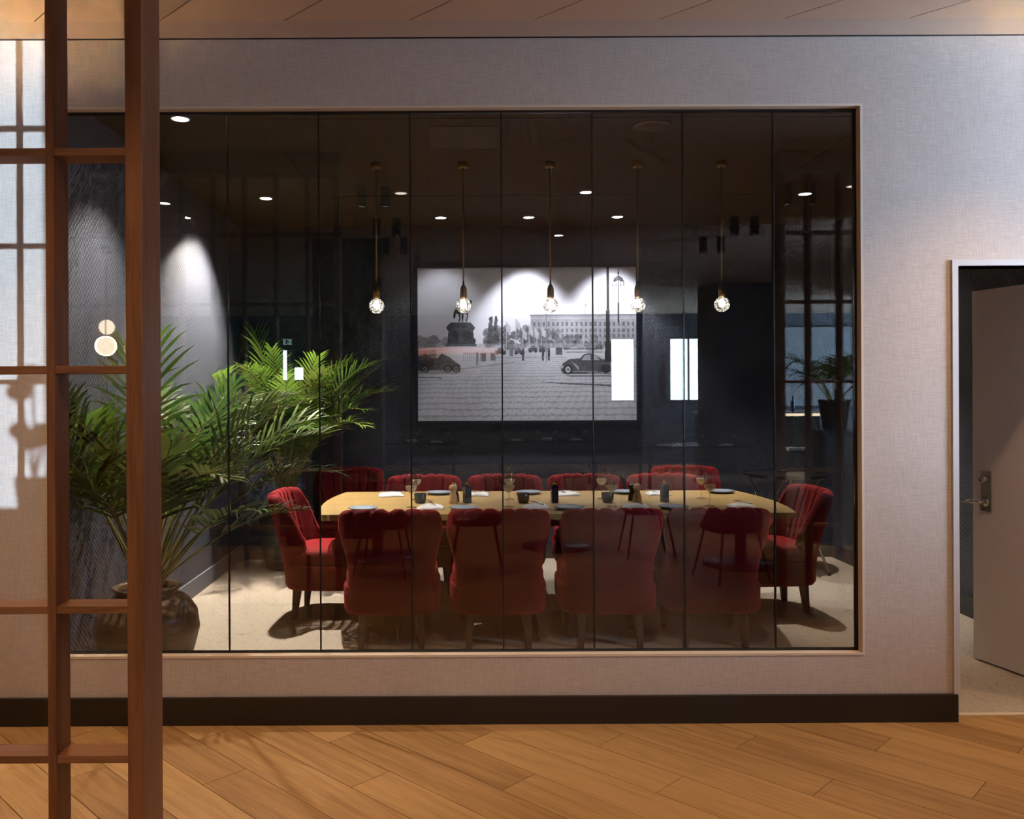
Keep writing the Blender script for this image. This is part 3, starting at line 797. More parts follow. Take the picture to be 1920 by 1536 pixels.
mill(849, 5.92, 'beech', 1.0, 'pale wooden pepper mill standing left of the left dark bottle')
mill(1194, 5.92, 'beech', 1.0, 'pale wooden pepper mill standing left of the rightmost bottle')
mill(853, 6.02, 'ebony', 0.9, 'dark mill half hidden behind the left wooden mill')
mill(1184, 6.02, 'ebony', 0.9, 'dark mill half hidden behind the right wooden mill')
for xp, mt, rz, txt in ((875, 'bottle', 0.5, 'square dark bottle with gold stopper beside the left wooden mill'), (1039, 'bottle_blue', 0.1, 'square blue black bottle with gold stopper at the table middle'), (1245, 'bottle', 0.3, 'square dark bottle with gold stopper right of the right mill')):
    r = empty('oil_bottle', (px(xp, 5.95), 5.95, TT), rz); tag(r, txt, 'bottle', 'oil bottles on the dining table')
    bd = MB().box(-0.023, 0.023, -0.023, 0.023, 0, 0.118).build('body', M[mt], r, bevel=0.003)
    q = MB()
    for j in range(7):
        q.tube([(-0.012 + 0.004 * math.sin(j * 2.1), -0.0236, 0.03 + j * .009), (0.0, -0.0236, 0.036 + j * .010), (0.012 * math.cos(j), -0.0236, 0.03 + j * .011)], 0.0006, 4)
    q.build('printed_flourish', M['print'], bd)
    MB().lathe([(0, 0.118), (0.010, 0.118), (0.010, 0.124), (0.012, 0.125), (0.012, 0.144), (0, 0.145)], 18).build('stopper', M['gold'], r)

# ================================================================== TRAY STAND
r = empty('tray_stand', (2.76, 7.18, 0.004), 0.3); tag(r, 'black round tray on a folding metal stand in the right corner', 'stand')
MB().lathe([(0, 0.80), (0.325, 0.80), (0.345, 0.825), (0.348, 0.825), (0.330, 0.812), (0, 0.808)], 48).build('tray', M['black_gloss'], r)
for sx in (-1, 1):
    MB().tube([(sx * .21, -.27, 0.012), (sx * .21, .20, .79), (sx * .21, .24, .79)], 0.0105, 10).build('leg', M['satin'], r)
    MB().tube([(sx * .18, .27, 0.012), (sx * .18, -.20, .79), (sx * .18, -.24, .79)], 0.0105, 10).build('leg', M['satin'], r)
    MB().tube([(sx * .21, -.27, 0.0), (sx * .21, -.262, .04)], 0.014, 10).build('rubber_foot', M['black'], r)
    MB().tube([(sx * .18, .27, 0.0), (sx * .18, .262, .04)], 0.014, 10).build('rubber_foot', M['black'], r)
MB().tube([(-.20, 0, .40), (.20, 0, .40)], 0.008, 8).build('pivot_bar', M['satin'], r)

# ================================================================== PENDANTS AND DOWNLIGHTS
def make_pendant():
    r = empty('pendant_lamp')
    MB().lathe([(0.0, -0.034), (0.030, -0.034), (0.033, -0.030), (0.033, 0.0), (0, 0)], 28).build('canopy', M['brass'], r)
    MB().tube([(0, 0, -0.034), (0, 0, -0.79)], 0.0052, 10).build('rod', M['brass'], r)
    MB().lathe([(0, -0.895), (0.0225, -0.895), (0.0225, -0.845), (0.020, -0.828), (0.012, -0.812), (0.0065, -0.808), (0.0065, -0.785), (0, -0.783)], 24).build('socket', M['brass'], r)
    g = MB(); n1, n2 = 24, 16
    prof = [(0.0, -0.996)] + [(0.0505 * math.sin(PI * k / n2), -0.9455 - 0.0505 * math.cos(PI * k / n2)) for k in range(1, n2)] + [(0.012, -0.894)]
    g.lathe(prof, n1, smooth=False).build('crystal_globe', M['crystal'], r)
    MB().lathe([(0, -0.966), (0.014, -0.960), (0.022, -0.945), (0.017, -0.926), (0.008, -0.908), (0, -0.907)], 14).build('light_source', M['bulb'], r)
    return r
p0 = make_pendant()
for k, (x, l) in enumerate(zip((-0.53, 0.046, 0.622, 1.20, 1.757), ('leftmost brass pendant with a crystal globe bulb over the table', 'brass pendant with crystal globe hanging before the statue in the picture', 'middle brass pendant with a crystal globe bulb over the table', 'brass pendant with crystal globe at the right edge of the picture', 'rightmost brass pendant with a crystal globe bulb over the table'))):
    o = p0 if k == 0 else copy_tree(p0)
    o.location = (x, 5.65, ZC); o.rotation_euler = (0, 0, 0.3 * k); tag(o, l, 'pendant', 'crystal pendants over the table')

def spot(name, parent, loc, watts, col, size_deg, blend, radius=0.02, tilt=(0, 0)):
    ld = bpy.data.lights.new(name, 'SPOT'); ld.energy = watts; ld.color = col; ld.spot_size = math.radians(size_deg); ld.spot_blend = blend; ld.shadow_soft_size = radius
    o = bpy.data.objects.new(name, ld); COL.objects.link(o); o.parent = parent; o.location = loc
    o.rotation_euler = (math.radians(tilt[0]), math.radians(tilt[1]), 0); return o
def downlight(x, y, z, label, watts, col=WHITE, size=95, blend=0.6, bright=True, tilt=(0, 0), group='recessed downlights of the dining room', radius=0.025, rr=0.045):
    r = empty('downlight', (x, y, z)); tag(r, label, 'downlight', group)
    MB().lathe([(rr, -0.0005), (rr + .002, -0.006), (rr + .010, -0.005), (rr + .011, 0.0)], 28).build('trim_ring', M['white_ring'], r)
    MB().lathe([(0, -0.003), (rr, -0.003), (rr, 0.0)], 28).build('lens', M['glow'] if bright else M['disc_dim'], r)
    if watts: spot('downlight_beam', r, (0, 0, -0.02), watts, col, size, blend, radius, tilt)
    return r
downlight(-1.48, 6.64, ZC, 'bright downlight above the rear palm near the left wall', L_ROOM['A'], size=102, blend=0.75, tilt=(-7, 8))
downlight(-1.52, 4.71, ZC, 'bright downlight at the top left corner of the glass', L_ROOM['B'], size=92, blend=0.7)
downlight(-0.42, 6.49, ZC, 'dim downlight right of the leftmost pendant', L_ROOM['C'], bright=False)
downlight(0.99, 6.49, ZC, 'downlight between the third and fourth pendants', L_ROOM['D'])
downlight(-0.134, 7.41, ZC, 'downlight over the left end of the picture', L_ROOM['E'], COOL, size=88, blend=0.5)
downlight(0.63, 7.41, ZC, 'downlight over the middle of the picture', L_ROOM['F'], COOL, size=82, blend=0.5, tilt=(0, 0))
downlight(1.40, 7.41, ZC, 'downlight over the right end of the picture', L_ROOM['G'], COOL, size=82, blend=0.5)
downlight(2.69, 6.58, ZC, 'bright downlight near the right end of the glass', L_ROOM['H'], size=74, blend=0.7)
downlight(2.95, 6.34, ZC, 'dim downlight in the far right corner of the glass', L_ROOM['I'], bright=False)

# ================================================================== PICTURE ON THE BACK WALL
PX0, PX1, PZ0, PZ1 = -0.354, 1.628, 1.262, 2.652
pic = empty('framed_picture', ((PX0 + PX1) / 2, YB, PZ0)); tag(pic, 'large framed black and white photograph of a city square with statue', 'picture')
hw_ = (PX1 - PX0) / 2; hh = PZ1 - PZ0
m = MB(); e = 0.022
m.box(-hw_ - e, hw_ + e, -0.055, 0.0, -e, 0); m.box(-hw_ - e, hw_ + e, -0.055, 0.0, hh, hh + e)
m.box(-hw_ - e, -hw_, -0.055, 0.0, 0, hh); m.box(hw_, hw_ + e, -0.055, 0.0, 0, hh)
m.build('frame', M['frame_black'], pic)

GW, GH = 520, 364
U, V = np.meshgrid((np.arange(GW) + .5) / GW, (np.arange(GH) + .5) / GH)     # V runs downwards
rng = np.random.default_rng(4)
def fbm(sx, sy, octs=4, seed=1):
    r_ = np.random.default_rng(seed); out = np.zeros((GH, GW)); amp = 1; tot = 0
    for o_ in range(octs):
        nx, ny = max(2, int(sx * 2 ** o_)), max(2, int(sy * 2 ** o_))
        g = r_.random((ny + 1, nx + 1)); x = U * nx; y = V * ny
        xi = np.clip(x.astype(int), 0, nx - 1); yi = np.clip(y.astype(int), 0, ny - 1); fx = x - xi; fy = y - yi
        fx = fx * fx * (3 - 2 * fx); fy = fy * fy * (3 - 2 * fy)
        out += amp * (g[yi, xi] * (1 - fx) * (1 - fy) + g[yi, xi + 1] * fx * (1 - fy) + g[yi + 1, xi] * (1 - fx) * fy + g[yi + 1, xi + 1] * fx * fy)
        tot += amp; amp *= .55
    return out / tot
def nz(x, y): return ((x - 183) / 1629.0, (y - 133) / 1140.0)          # pixels of my study crop -> picture
img = 0.66 + 0.08 * fbm(3, 3, 4, 2) + 0.08 * U
def P(pts, val, noise=0.0, mix=1.0):
    q = [nz(*p) for p in pts]; n = len(q)
    j0 = max(0, int(min(p[1] for p in q) * GH) - 1); j1 = min(GH, int(max(p[1] for p in q) * GH) + 2)
    i0 = max(0, int(min(p[0] for p in q) * GW) - 1); i1 = min(GW, int(max(p[0] for p in q) * GW) + 2)
    if i1 <= i0 or j1 <= j0: return
    u, v = U[j0:j1, i0:i1], V[j0:j1, i0:i1]; ins = np.zeros(u.shape, bool)
    for i in range(n):
        (x0, y0), (x1, y1) = q[i], q[(i + 1) % n]
        if y0 == y1: continue
        ins ^= ((y0 > v) != (y1 > v)) & (u < (x1 - x0) * (v - y0) / (y1 - y0) + x0)
    t_ = val + (noise * NOISE[j0:j1, i0:i1] if noise else 0)
    sub = img[j0:j1, i0:i1]; img[j0:j1, i0:i1] = np.where(ins, sub * (1 - mix) + t_ * mix, sub)
NOISE = fbm(90, 70, 2, 31) * 1.6 - .8
def E(cx, cy, rx, ry, val, mix=1.0, noise=0.0):
    P([(cx + rx * math.cos(2 * PI * k / 24), cy + ry * math.sin(2 * PI * k / 24)) for k in range(24)], val, noise, mix)
def R_(x0, y0, x1, y1, val, noise=0.0, mix=1.0): P([(x0, y0), (x1, y0), (x1, y1), (x0, y1)], val, noise, mix)
f1 = fbm(26, 18, 4, 11); f2 = fbm(60, 40, 3, 12)
# cobbled ground
gy = (V - 0.525) / 0.475
depth = 1 / np.clip(gy + 0.06, .02, None)
rows = np.sin(64 * np.log(np.clip(gy + 0.06, .02, None)) + 1.2 * U + 3 * f1)
cols_ = np.sin((U - 0.55) * depth * 150 + 9 * np.floor(64 * np.log(np.clip(gy + 0.06, .02, None)) / PI) + 2 * f2)
ground = 0.47 + 0.10 * f1 + 0.03 * (1 - gy) - 0.13 * (rows > 0.6) - 0.09 * (cols_ > 0.8) * np.clip(gy * 3, 0, 1) + 0.08 * (fbm(160, 120, 2, 5) - .5)
img = np.where(V > 0.525, ground, img)
# palace
R_(1025, 485, 1812, 735, 0.34, 0.10); R_(1018, 485, 1812, 497, 0.24); R_(1025, 510, 1812, 518, 0.42)
for row, (y0, y1, dk) in enumerate(((540, 572, .16), (590, 618, .17), (632, 660, .17), (685, 725, .13))):
    for k in range(22): R_(1045 + k * 35, y0, 1061 + k * 35, y1, dk, 0.05)
R_(1430, 405, 1433, 487, 0.25); P([(1432, 408), (1448, 412), (1446, 424), (1432, 420)], 0.35)
# tree line
tl = 0.07
for x0, x1, yt, yb, sd in ((183, 405, 655, 705, 1), (690, 800, 590, 715, 2), (815, 1010, 575, 740, 3), (960, 1240, 610, 740, 4), (1230, 1560, 655, 745, 5)):
    for k in range(26):
        cx = x0 + (x1 - x0) * random.random(); cy = yb - (yb - yt) * random.random() ** 0.8
        E(cx, cy, 20 + 14 * random.random(), 16 + 12 * random.random(), (0.26 if sd == 1 else 0.10) + 0.10 * random.random(), 0.85, 0.12)
for cx, w_, yt in ((728, 22, 510), (765, 18, 505)):
    for k in range(26):
        t_ = k / 26; E(cx + 12 * (random.random() - .5), yt + 190 * t_, w_ * (0.45 + .75 * t_), 14, 0.07 + .06 * random.random(), .95, 0.08)
R_(183, 700, 1812, 735, 0.33, 0.12, 0.55)
# flag poles
for x, yt in ((843, 540), (915, 515), (965, 590), (1012, 560), (1052, 580), (1105, 570)):
    R_(x - 2, yt, x + 3, 735, 0.42); P([(x + 3, yt), (x + 34, yt + 40), (x + 30, yt + 90), (x + 4, yt + 70)], 0.50, 0.10)
R_(1137, 475, 1144, 840, 0.20)
# statue: plinth and rider
P([(403, 700), (412, 600), (596, 600), (606, 700)], 0.07, 0.05); P([(393, 575), (430, 540), (575, 540), (612, 578), (600, 600), (405, 600)], 0.09, 0.06)
P([(395, 700), (615, 700), (625, 720), (385, 720)], 0.12, 0.04)
for cx in (460, 540, 568): E(cx, 640, 17, 32, 0.035); E(cx, 640, 12, 26, 0.06, 1, .04)
R_(498, 545, 505, 700, 0.16, 0, .6)
P([(460, 470), (470, 430), (500, 415), (545, 420), (556, 450), (540, 475), (480, 478)], 0.02)
for pts in ([(480, 470), (494, 500), (486, 535), (494, 538), (504, 500), (500, 470)], [(512, 472), (514, 538), (522, 538), (524, 472)], [(536, 460), (552, 490), (541, 535), (549, 538), (560, 488), (550, 455)], [(462, 440), (450, 470), (450, 510), (461, 512), (470, 470)], [(540, 430), (566, 380), (580, 372), (592, 392), (578, 402), (560, 450)], [(488, 420), (494, 365), (510, 345), (528, 365), (530, 420)]): P(pts, 0.02)
E(511, 335, 11, 13, 0.02)
E(606, 680, 9, 20, 0.06); R_(620, 760, 630, 860, 0.2)
# quay wall, railings, small vehicles and walkers
R_(183, 745, 320, 800, 0.22, .1); 
for k in range(16): R_(520 + k * 16, 770, 524 + k * 16, 832, 0.16, 0, .8)
R_(655, 770, 690, 830, 0.12, .05); R_(725, 768, 758, 826, 0.12, .05); R_(520, 768, 760, 773, 0.15)
for cx, cy, w_ in ((800, 760, 42), (935, 760, 32), (1042, 745, 34), (1110, 742, 26), (1535, 722, 24)):
    E(cx, cy - 14, w_ * .6, 16, 0.16, .9, .1); R_(cx - w_, cy - 10, cx + w_, cy + 14, 0.12, .08); E(cx - w_ * .6, cy + 14, 9, 9, .04); E(cx + w_ * .6, cy + 14, 9, 9, .04)
R_(1210, 730, 1262, 785, 0.10, .06); R_(865, 712, 893, 795, 0.20, .1)
for x in (1116, 1160, 968): 
    E(x, 742, 8, 9, .07); P([(x - 11, 750), (x + 11, 750), (x + 8, 800), (x + 6, 828), (x - 6, 828), (x - 9, 800)], .06)
R_(1290, 738, 1560, 748, .12, .05); R_(1290, 762, 1560, 768, .16, .05)
R_(760, 800, 1290, 806, .25, 0, .6); P([(183, 944), (360, 950), (360, 956), (183, 951)], .12); P([(1065, 984), (1625, 1008), (1625, 1022), (1250, 1003)], .12)
P([(500, 884), (905, 836), (905, 842), (500, 892)], .22, 0, .8); P([(360, 952), (1065, 984), (1065, 988), (360, 956)], .30, 0, .7)
# truck at the left
P([(183, 770), (250, 765), (262, 800), (330, 806), (360, 770), (420, 800), (498, 860), (500, 895), (183, 900)], .10, .06)
R_(183, 820, 300, 890, .06, .03)
for cx in (235, 405, 468): E(cx, 885, 33, 30, .03); E(cx, 885, 20, 18, .16, 1, .05); E(cx, 885, 8, 7, .05)
P([(183, 905), (520, 905), (480, 922), (183, 920)], .20, .05, .8)
# saloon car at the right
P([(1248, 895), (1262, 850), (1310, 818), (1390, 812), (1420, 782), (1470, 772), (1520, 784), (1570, 816), (1622, 846), (1622, 915), (1500, 920), (1340, 922), (1262, 920)], .075, .03)
P([(1404, 826), (1428, 790), (1468, 783), (1474, 826)], .30, .05); P([(1484, 826), (1482, 786), (1516, 794), (1540, 826)], .28, .05)
P([(1470, 774), (1520, 785), (1572, 818), (1560, 822), (1514, 792)], .42)
E(1302, 895, 34, 38, .02); E(1302, 895, 20, 24, .40); E(1302, 895, 8, 9, .10); E(1585, 890, 38, 32, .03)
P([(1240, 875), (1268, 862), (1270, 880), (1245, 892)], .35); P([(1320, 830), (1380, 870), (1388, 900), (1380, 900), (1345, 856)], .30)
R_(1262, 921, 1622, 930, .06); R_(1340, 908, 1520, 914, .28)
P([(1280, 935), (1622, 935), (1622, 950), (1320, 950)], .16, 0, .8)
# lamp posts
R_(1592, 133, 1610, 455, .035); R_(1588, 455, 1615, 840, .03); R_(1585, 455, 1618, 462, .08); P([(1575, 840), (1628, 840), (1622, 690), (1582, 690)], .03)
R_(1678, 150, 1684, 545, .04); R_(1674, 400, 1688, 545, .04); P([(1681, 140), (1688, 185), (1674, 185)], .04)
P([(1640, 240), (1650, 215), (1675, 200), (1690, 200), (1712, 215), (1722, 240), (1710, 245), (1681, 232), (1655, 245)], .10, .12)
for x in (1641, 1664, 1698, 1721): R_(x - 2, 235, x + 2, 270, .05); E(x, 268, 5, 7, .08)
img = np.clip(img + 0.03 * (rng.random((GH, GW)) - .5), 0.012, 0.9)
# one flat sheet, coloured per cell
xs_ = np.linspace(-hw_, hw_, GW + 1); zs_ = np.linspace(hh, 0, GH + 1)
X_, Z_ = np.meshgrid(xs_, zs_)
co = np.stack([X_, np.full_like(X_, -0.046), Z_], -1).reshape(-1, 3)
ii, jj = np.meshgrid(np.arange(GW), np.arange(GH)); a = (jj * (GW + 1) + ii).reshape(-1)
quads = np.stack([a, a + GW + 1, a + GW + 2, a + 1], -1)
me = bpy.data.meshes.new('print'); me.vertices.add(len(co)); me.vertices.foreach_set('co', co.reshape(-1).astype(np.float32))
me.loops.add(quads.size); me.loops.foreach_set('vertex_index', quads.reshape(-1).astype(np.int32))
me.polygons.add(len(quads)); me.polygons.foreach_set('loop_start', (np.arange(len(quads)) * 4).astype(np.int32)); me.polygons.foreach_set('loop_total', np.full(len(quads), 4, np.int32))
me.update(calc_edges=True); me.validate()
ca = me.color_attributes.new('tone', 'FLOAT_COLOR', 'CORNER')
g = np.repeat(img.reshape(-1), 4)
ca.data.foreach_set('color', np.stack([g * 0.91, g * 0.955, g * 1.09, np.ones_like(g)], -1).reshape(-1).astype(np.float32))  # bluish cast of reflections over the picture put into its colour
mt, nt, b = newmat('photo_print')
at_ = N(nt, 'ShaderNodeVertexColor'); at_.layer_name = 'tone'; L(nt, at_.outputs[0], b.inputs['Base Color']); b.inputs['Roughness'].default_value = 0.55; b.inputs['Specular IOR Level'].default_value = 0.2
me.materials.append(mt)
po = bpy.data.objects.new('print', me); COL.objects.link(po); po.parent = pic
bx('backing', M['black'], -hw_, hw_, -0.044, -0.002, 0, hh, pic)

# ================================================================== PALMS
def palm(name, loc, label, pot_prof, pot_mat, fronds, mats, clamp, group='potted palms', rim=None, bare=.40, nl=24, lw=.0075):
    r = empty(name, loc); tag(r, label, 'potted palm', group)
    n = 48
    MB().lathe(pot_prof, n).build('pot', M[pot_mat], r)
    zr = max(z for _, z in pot_prof) - 0.04
    MB().lathe([(0, zr - .01), (rim - .012, zr - .012), (rim - .01, zr), (0, zr + .008)], 24).build('soil', M['soil'], r)
    rnd = random.Random(hash(name + label) % 1000 if False else len(label))
    for (az, tilt, Ln, bend, lim, lsz) in fronds:
        # centre line
        p = Vector((math.cos(az) * rim * .35 * rnd.random(), math.sin(az) * rim * .35 * rnd.random(), zr))
        tl_, pts, K = tilt, [p.copy()], 16
        for k in range(K):
            t_ = (k + 1) / K
            d = Vector((math.cos(az) * math.sin(tl_), math.sin(az) * math.sin(tl_), math.cos(tl_)))
            p = p + d * (Ln / K); pts.append(p.copy()); tl_ += bend / K * (0.25 + 1.9 * t_ * t_)
        def cl(q):
            x = min(max(q[0], clamp[0] - loc[0]), clamp[1] - loc[0]); y = min(max(q[1], clamp[2] - loc[1]), clamp[3] - loc[1])
            return (x, y, max(q[2], 0.03 - loc[2] if loc[2] < .1 else q[2]))
        pts = [Vector(cl(q)) for q in pts]
        st = MB().tube(pts, [0.0065 * (1 - .8 * k / K) + .0012 for k in range(K + 1)], 5).build('frond_stem', M['stem'], r)
        vs, fs = [], []
        NL = int(nl * lim)
        for i in range(NL):
            t_ = bare + (1 - bare) * (i + .5) / NL
            kk = t_ * K; k0 = min(int(kk), K - 1); q = pts[k0].lerp(pts[k0 + 1], kk - k0)
            d = (pts[k0 + 1] - pts[k0]); d = d.normalized() if d.length > 1e-6 else Vector((0, 0, 1))
            side = d.cross(Vector((0, 0, 1))); side = side.normalized() if side.length > .05 else Vector((math.sin(az), -math.cos(az), 0))
            up = side.cross(d).normalized()
            ll = lsz * (0.55 + 0.75 * math.sin(PI * min(1, (t_ - bare) / (1 - bare) * .85 + .15))) * (0.85 + .3 * rnd.random())
            for s_ in (-1, 1):
                a0 = 1.15 - 0.65 * (t_ - bare) / (1 - bare)
                dir_ = (side * s_ * math.sin(a0) + d * math.cos(a0) + up * (0.22 + .3 * (rnd.random() - .5))).normalized()
                dr = 0.6 + 0.9 * rnd.random()
                wv = dir_.cross(up).normalized()
                if wv.length < .1: wv = d
                c = q.copy(); dd = dir_.copy(); b0 = len(vs); SG = 4; wmax = lw * (.8 + .4 * rnd.random())
                for g_ in range(SG + 1):
                    u_ = g_ / SG; wd = wmax * (0.55 + 1.2 * u_) if u_ < .35 else wmax * (1 - ((u_ - .35) / .65) ** 1.6)
                    vs.append(cl(c - wv * wd)); vs.append(cl(c + wv * wd))
                    c = c + dd * (ll / SG); dd = (dd + Vector((0, 0, -1)) * dr * 0.32 * (u_ + .2)).normalized()
                for g_ in range(SG): fs.append((b0 + 2 * g_, b0 + 2 * g_ + 1, b0 + 2 * g_ + 3, b0 + 2 * g_ + 2))
        MB().add(vs, fs, True).build('leaflets', M[rnd.choice(mats)], st, fixn=False)
    return r

rf = random.Random(21)
fr = []
for k in range(28):
    az = rf.uniform(-2.2, 2.0) if k < 26 else rf.uniform(2.0, 4.1)
    fr.append((az, rf.uniform(0.10, 0.55), rf.uniform(0.85, 1.42), rf.uniform(0.6, 1.9), 1.0, rf.uniform(.20, .30)))
fr += [(-0.05, 0.62, 1.25, 1.35, 1.1, .26), (0.35, 0.50, 1.35, 1.3, 1.1, .27), (0.12, 0.40, 1.45, 1.15, 1.1, .27), (-0.5, 0.7, 0.95, 1.1, .9, .22), (0.15, 0.85, 0.95, 0.9, .9, .20), (0.6, 0.30, 1.35, 1.2, 1.1, .27), (1.7, .12, 1.45, .3, .7, .24), (2.4, .10, 1.40, .25, .7, .24)]
potA = [(0, 0), (0.20, 0), (0.205, 0.006), (0.245, 0.12), (0.274, 0.24), (0.262, 0.33), (0.215, 0.40), (0.165, 0.43), (0.158, 0.445), (0.172, 0.462), (0.180, 0.470), (0.172, 0.476), (0.150, 0.466), (0.145, 0.43), (0.15, 0.40), (0, 0.40)]
# ridged body
potA = [p for p in potA]
body = []
for (r0, z0), (r1, z1) in zip(potA[2:7], potA[3:8]):
    for k in range(6):
        t_ = k / 6; body.append((r0 + (r1 - r0) * t_ + (0.0022 if k % 2 else 0), z0 + (z1 - z0) * t_))
potA = potA[:2] + body + potA[7:]
palm('potted_palm', (-1.69, 4.64, 0.004), 'large dark leaved palm in a round brown jar behind the lattice', potA, 'clay', fr, ['leaf_dark', 'leaf_dark', 'leaf_lime'], (XL + .03, 3, 4.10, YB), rim=0.165, bare=.50, nl=17, lw=.0115)
fr = []
for k in range(36):
    az = rf.uniform(-2.9, 0.9)
    fr.append((az, rf.uniform(0.05, 0.42), rf.uniform(0.9, 1.45), rf.uniform(0.7, 1.9), 1.05, rf.uniform(.17, .25)))
fr += [(-0.45, 0.30, 1.55, 1.25, 1.2, .27), (-0.2, 0.42, 1.45, 1.35, 1.1, .25), (-1.2, 0.45, 1.25, 1.8, 1.1, .22), (-2.4, 0.35, 1.5, 1.3, 1.1, .27), (2.6, .12, 1.55, .4, 1.0, .28), (-0.7, .5, 1.3, 1.7, 1.1, .22)]
potB = [(0, 0), (0.15, 0), (0.155, 0.006), (0.205, 0.16), (0.232, 0.32), (0.222, 0.44), (0.17, 0.53), (0.125, 0.56), (0.12, 0.575), (0.135, 0.60), (0.128, 0.606), (0.108, 0.59), (0.105, 0.55), (0, 0.55)]
palm('potted_palm', (-1.50, 7.42, 0.004), 'bushy bright green palm in a grey jar in the back corner', potB, 'clay_grey', fr, ['leaf_lime', 'leaf_lime', 'leaf_dark'], (XL + .03, 3, 4.2, YB - .03), rim=0.122, bare=.44, nl=22, lw=.0085)

# ================================================================== RESTAURANT BEHIND THE CAMERA (mirrored in the glass)
ZB = ZO - 0.022
def can(x, y, label, watts):
    r = empty('ceiling_spot', (x, y, ZB)); tag(r, label, 'spotlight', 'black cylinder spots of the restaurant ceiling')
    MB().lathe([(0.034, -0.155), (0.040, -0.165), (0.040, 0.0), (0, 0.0)], 24).build('cylinder_body', M['black'], r)
    MB().lathe([(0, -0.152), (0.034, -0.152), (0.034, -0.155)], 24).build('lens', M['disc_dim'], r)
    if watts: spot('ceiling_spot_beam', r, (0, 0, -0.17), watts, WARM, 105, 0.8, 0.035)
rowtxt = {1.30: 'nearest the glass', 0.05: 'in the middle row', -0.95: 'in the back row'}
for y in (1.30, 0.05, -0.95):
    for x, sd in ((-0.735, 'left spot of the left pair'), (-0.55, 'right spot of the left pair'), (2.57, 'left spot of the right pair'), (2.755, 'right spot of the right pair')):
        can(x, y, 'mirrored black cylinder ceiling spot, %s %s' % (sd, rowtxt[y]), L_CAN if y > 0 else L_CAN * .6)
for x, y, txt in ((-2.49, 0.65, 'mirrored downlight left of the star bright lamp'), (-2.5, 0.05, 'mirrored downlight lower left beside the left wall'), (1.05, -0.82, 'mirrored downlight just above the picture')):
    downlight(x, y, ZO if x < CX0 else ZB, txt, L_HALL * .6, col=WARM, size=120, blend=.9, group='recessed downlights of the restaurant')
for k, x in enumerate((-3.2, -1.3, 0.6, 2.45, 4.2)):  # lamps added out of view as warm fill
    downlight(x, 3.12, ZO if x < CX0 else ZB, 'recessed downlight above the passage, %s from the left' % ['first', 'second', 'third', 'fourth', 'fifth'][k], L_HALL, col=WARM, size=96, blend=1.0, tilt=(6, 0), group='recessed downlights of the passage', radius=.06)

def globe(x, y, z, r_, label, watts, mat='globe'):
    r = empty('globe_pendant', (x, y, ZO)); tag(r, label, 'pendant', 'globe lamps of the restaurant')
    MB().tube([(0, 0, 0), (0, 0, z + r_ - ZO)], 0.006, 8).build('cord', M['black'], r)
    MB().lathe([(0, -r_)] + [(r_ * math.sin(PI * k / 16), -r_ * math.cos(PI * k / 16)) for k in range(1, 16)] + [(0, r_)], 28).build('globe', M[mat], r, loc=(0, 0, z - ZO))
    MB().lathe([(0, 0), (0.05, 0), (0.05, -.03), (0, -.03)][::-1], 20).build('ceiling_cup', M['black'], r)
    if watts:
        ld = bpy.data.lights.new('globe_light', 'POINT'); ld.energy = watts; ld.color = (1.0, 0.62, 0.32); ld.shadow_soft_size = r_ + .01
        o = bpy.data.objects.new('globe_light', ld); COL.objects.link(o); o.parent = r; o.location = (0, 0, z - ZO)
    return r
globe(-3.86, -1.45, 2.05, 0.10, 'white glass globe lamp mirrored at the left of the glass', 40)
globe(-3.97, -1.75, 2.28, 0.085, 'smaller white globe lamp mirrored behind the larger one', 0)
# unseen bowl uplighters added on both flanks to brighten the ceiling
DR = 0.30
for x, y, txt, s_ in ((-4.35, 2.75, 'left of the lattice', 1.0), (4.85, 3.3, 'right of the open door', 0.8)):
    r = empty('bowl_uplighter', (x, y, ZO if x < CX0 else ZB)); tag(r, 'brass bowl uplighter hanging from the ceiling ' + txt, 'pendant', 'bowl uplighters of the restaurant')
    for k in range(3):
        a_ = 2 * PI * k / 3; MB().tube([(0, 0, 0), (.21 * s_ * math.cos(a_), .21 * s_ * math.sin(a_), -.72 - DR)], .003, 6).build('chain', M['brass'], r)
    MB().lathe([(x2, z2 - DR) for x2, z2 in [(0, -.86), (.10 * s_, -.845), (.18 * s_, -.80), (.225 * s_, -.72), (.215 * s_, -.72), (.17 * s_, -.79), (.09 * s_, -.83), (0, -.845)]], 40).build('bowl', M['brass'], r)
    MB().lathe([(x2, z2 - DR) for x2, z2 in [(0, -.835), (.085 * s_, -.828), (.13 * s_, -.812), (.13 * s_, -.808), (0, -.808)]], 24).build('light_disc', M['uplight' if x < 0 else 'uplight_r'], r)

# broad pink shade mirrored over the picture
r = empty('dome_pendant', (0.02, -4.2, ZO)); tag(r, 'wide pinkish dome lamp mirrored on the left of the picture', 'pendant')
MB().tube([(0, 0, 0), (0, 0, -.95)], 0.006, 8).build('cord', M['black'], r)
MB().lathe([(0, -1.46), (0.20, -1.44), (0.38, -1.34), (0.50, -1.20), (0.56, -1.02), (0.555, -1.02), (0.49, -1.2), (0.37, -1.33), (0.19, -1.43), (0, -1.45)], 40).build('shade', M['shade_warm'], r)
MB().lathe([(0.565, -1.10), (0.570, -1.10), (0.570, -1.015), (0.562, -1.015), (0.562, -1.10)], 40).build('glowing_rim', M['shade_pink'], r)
MB().tube([(0, 0, -.94), (0, 0, -1.45)], 0.02, 8).build('lamp_stem', M['black'], r)

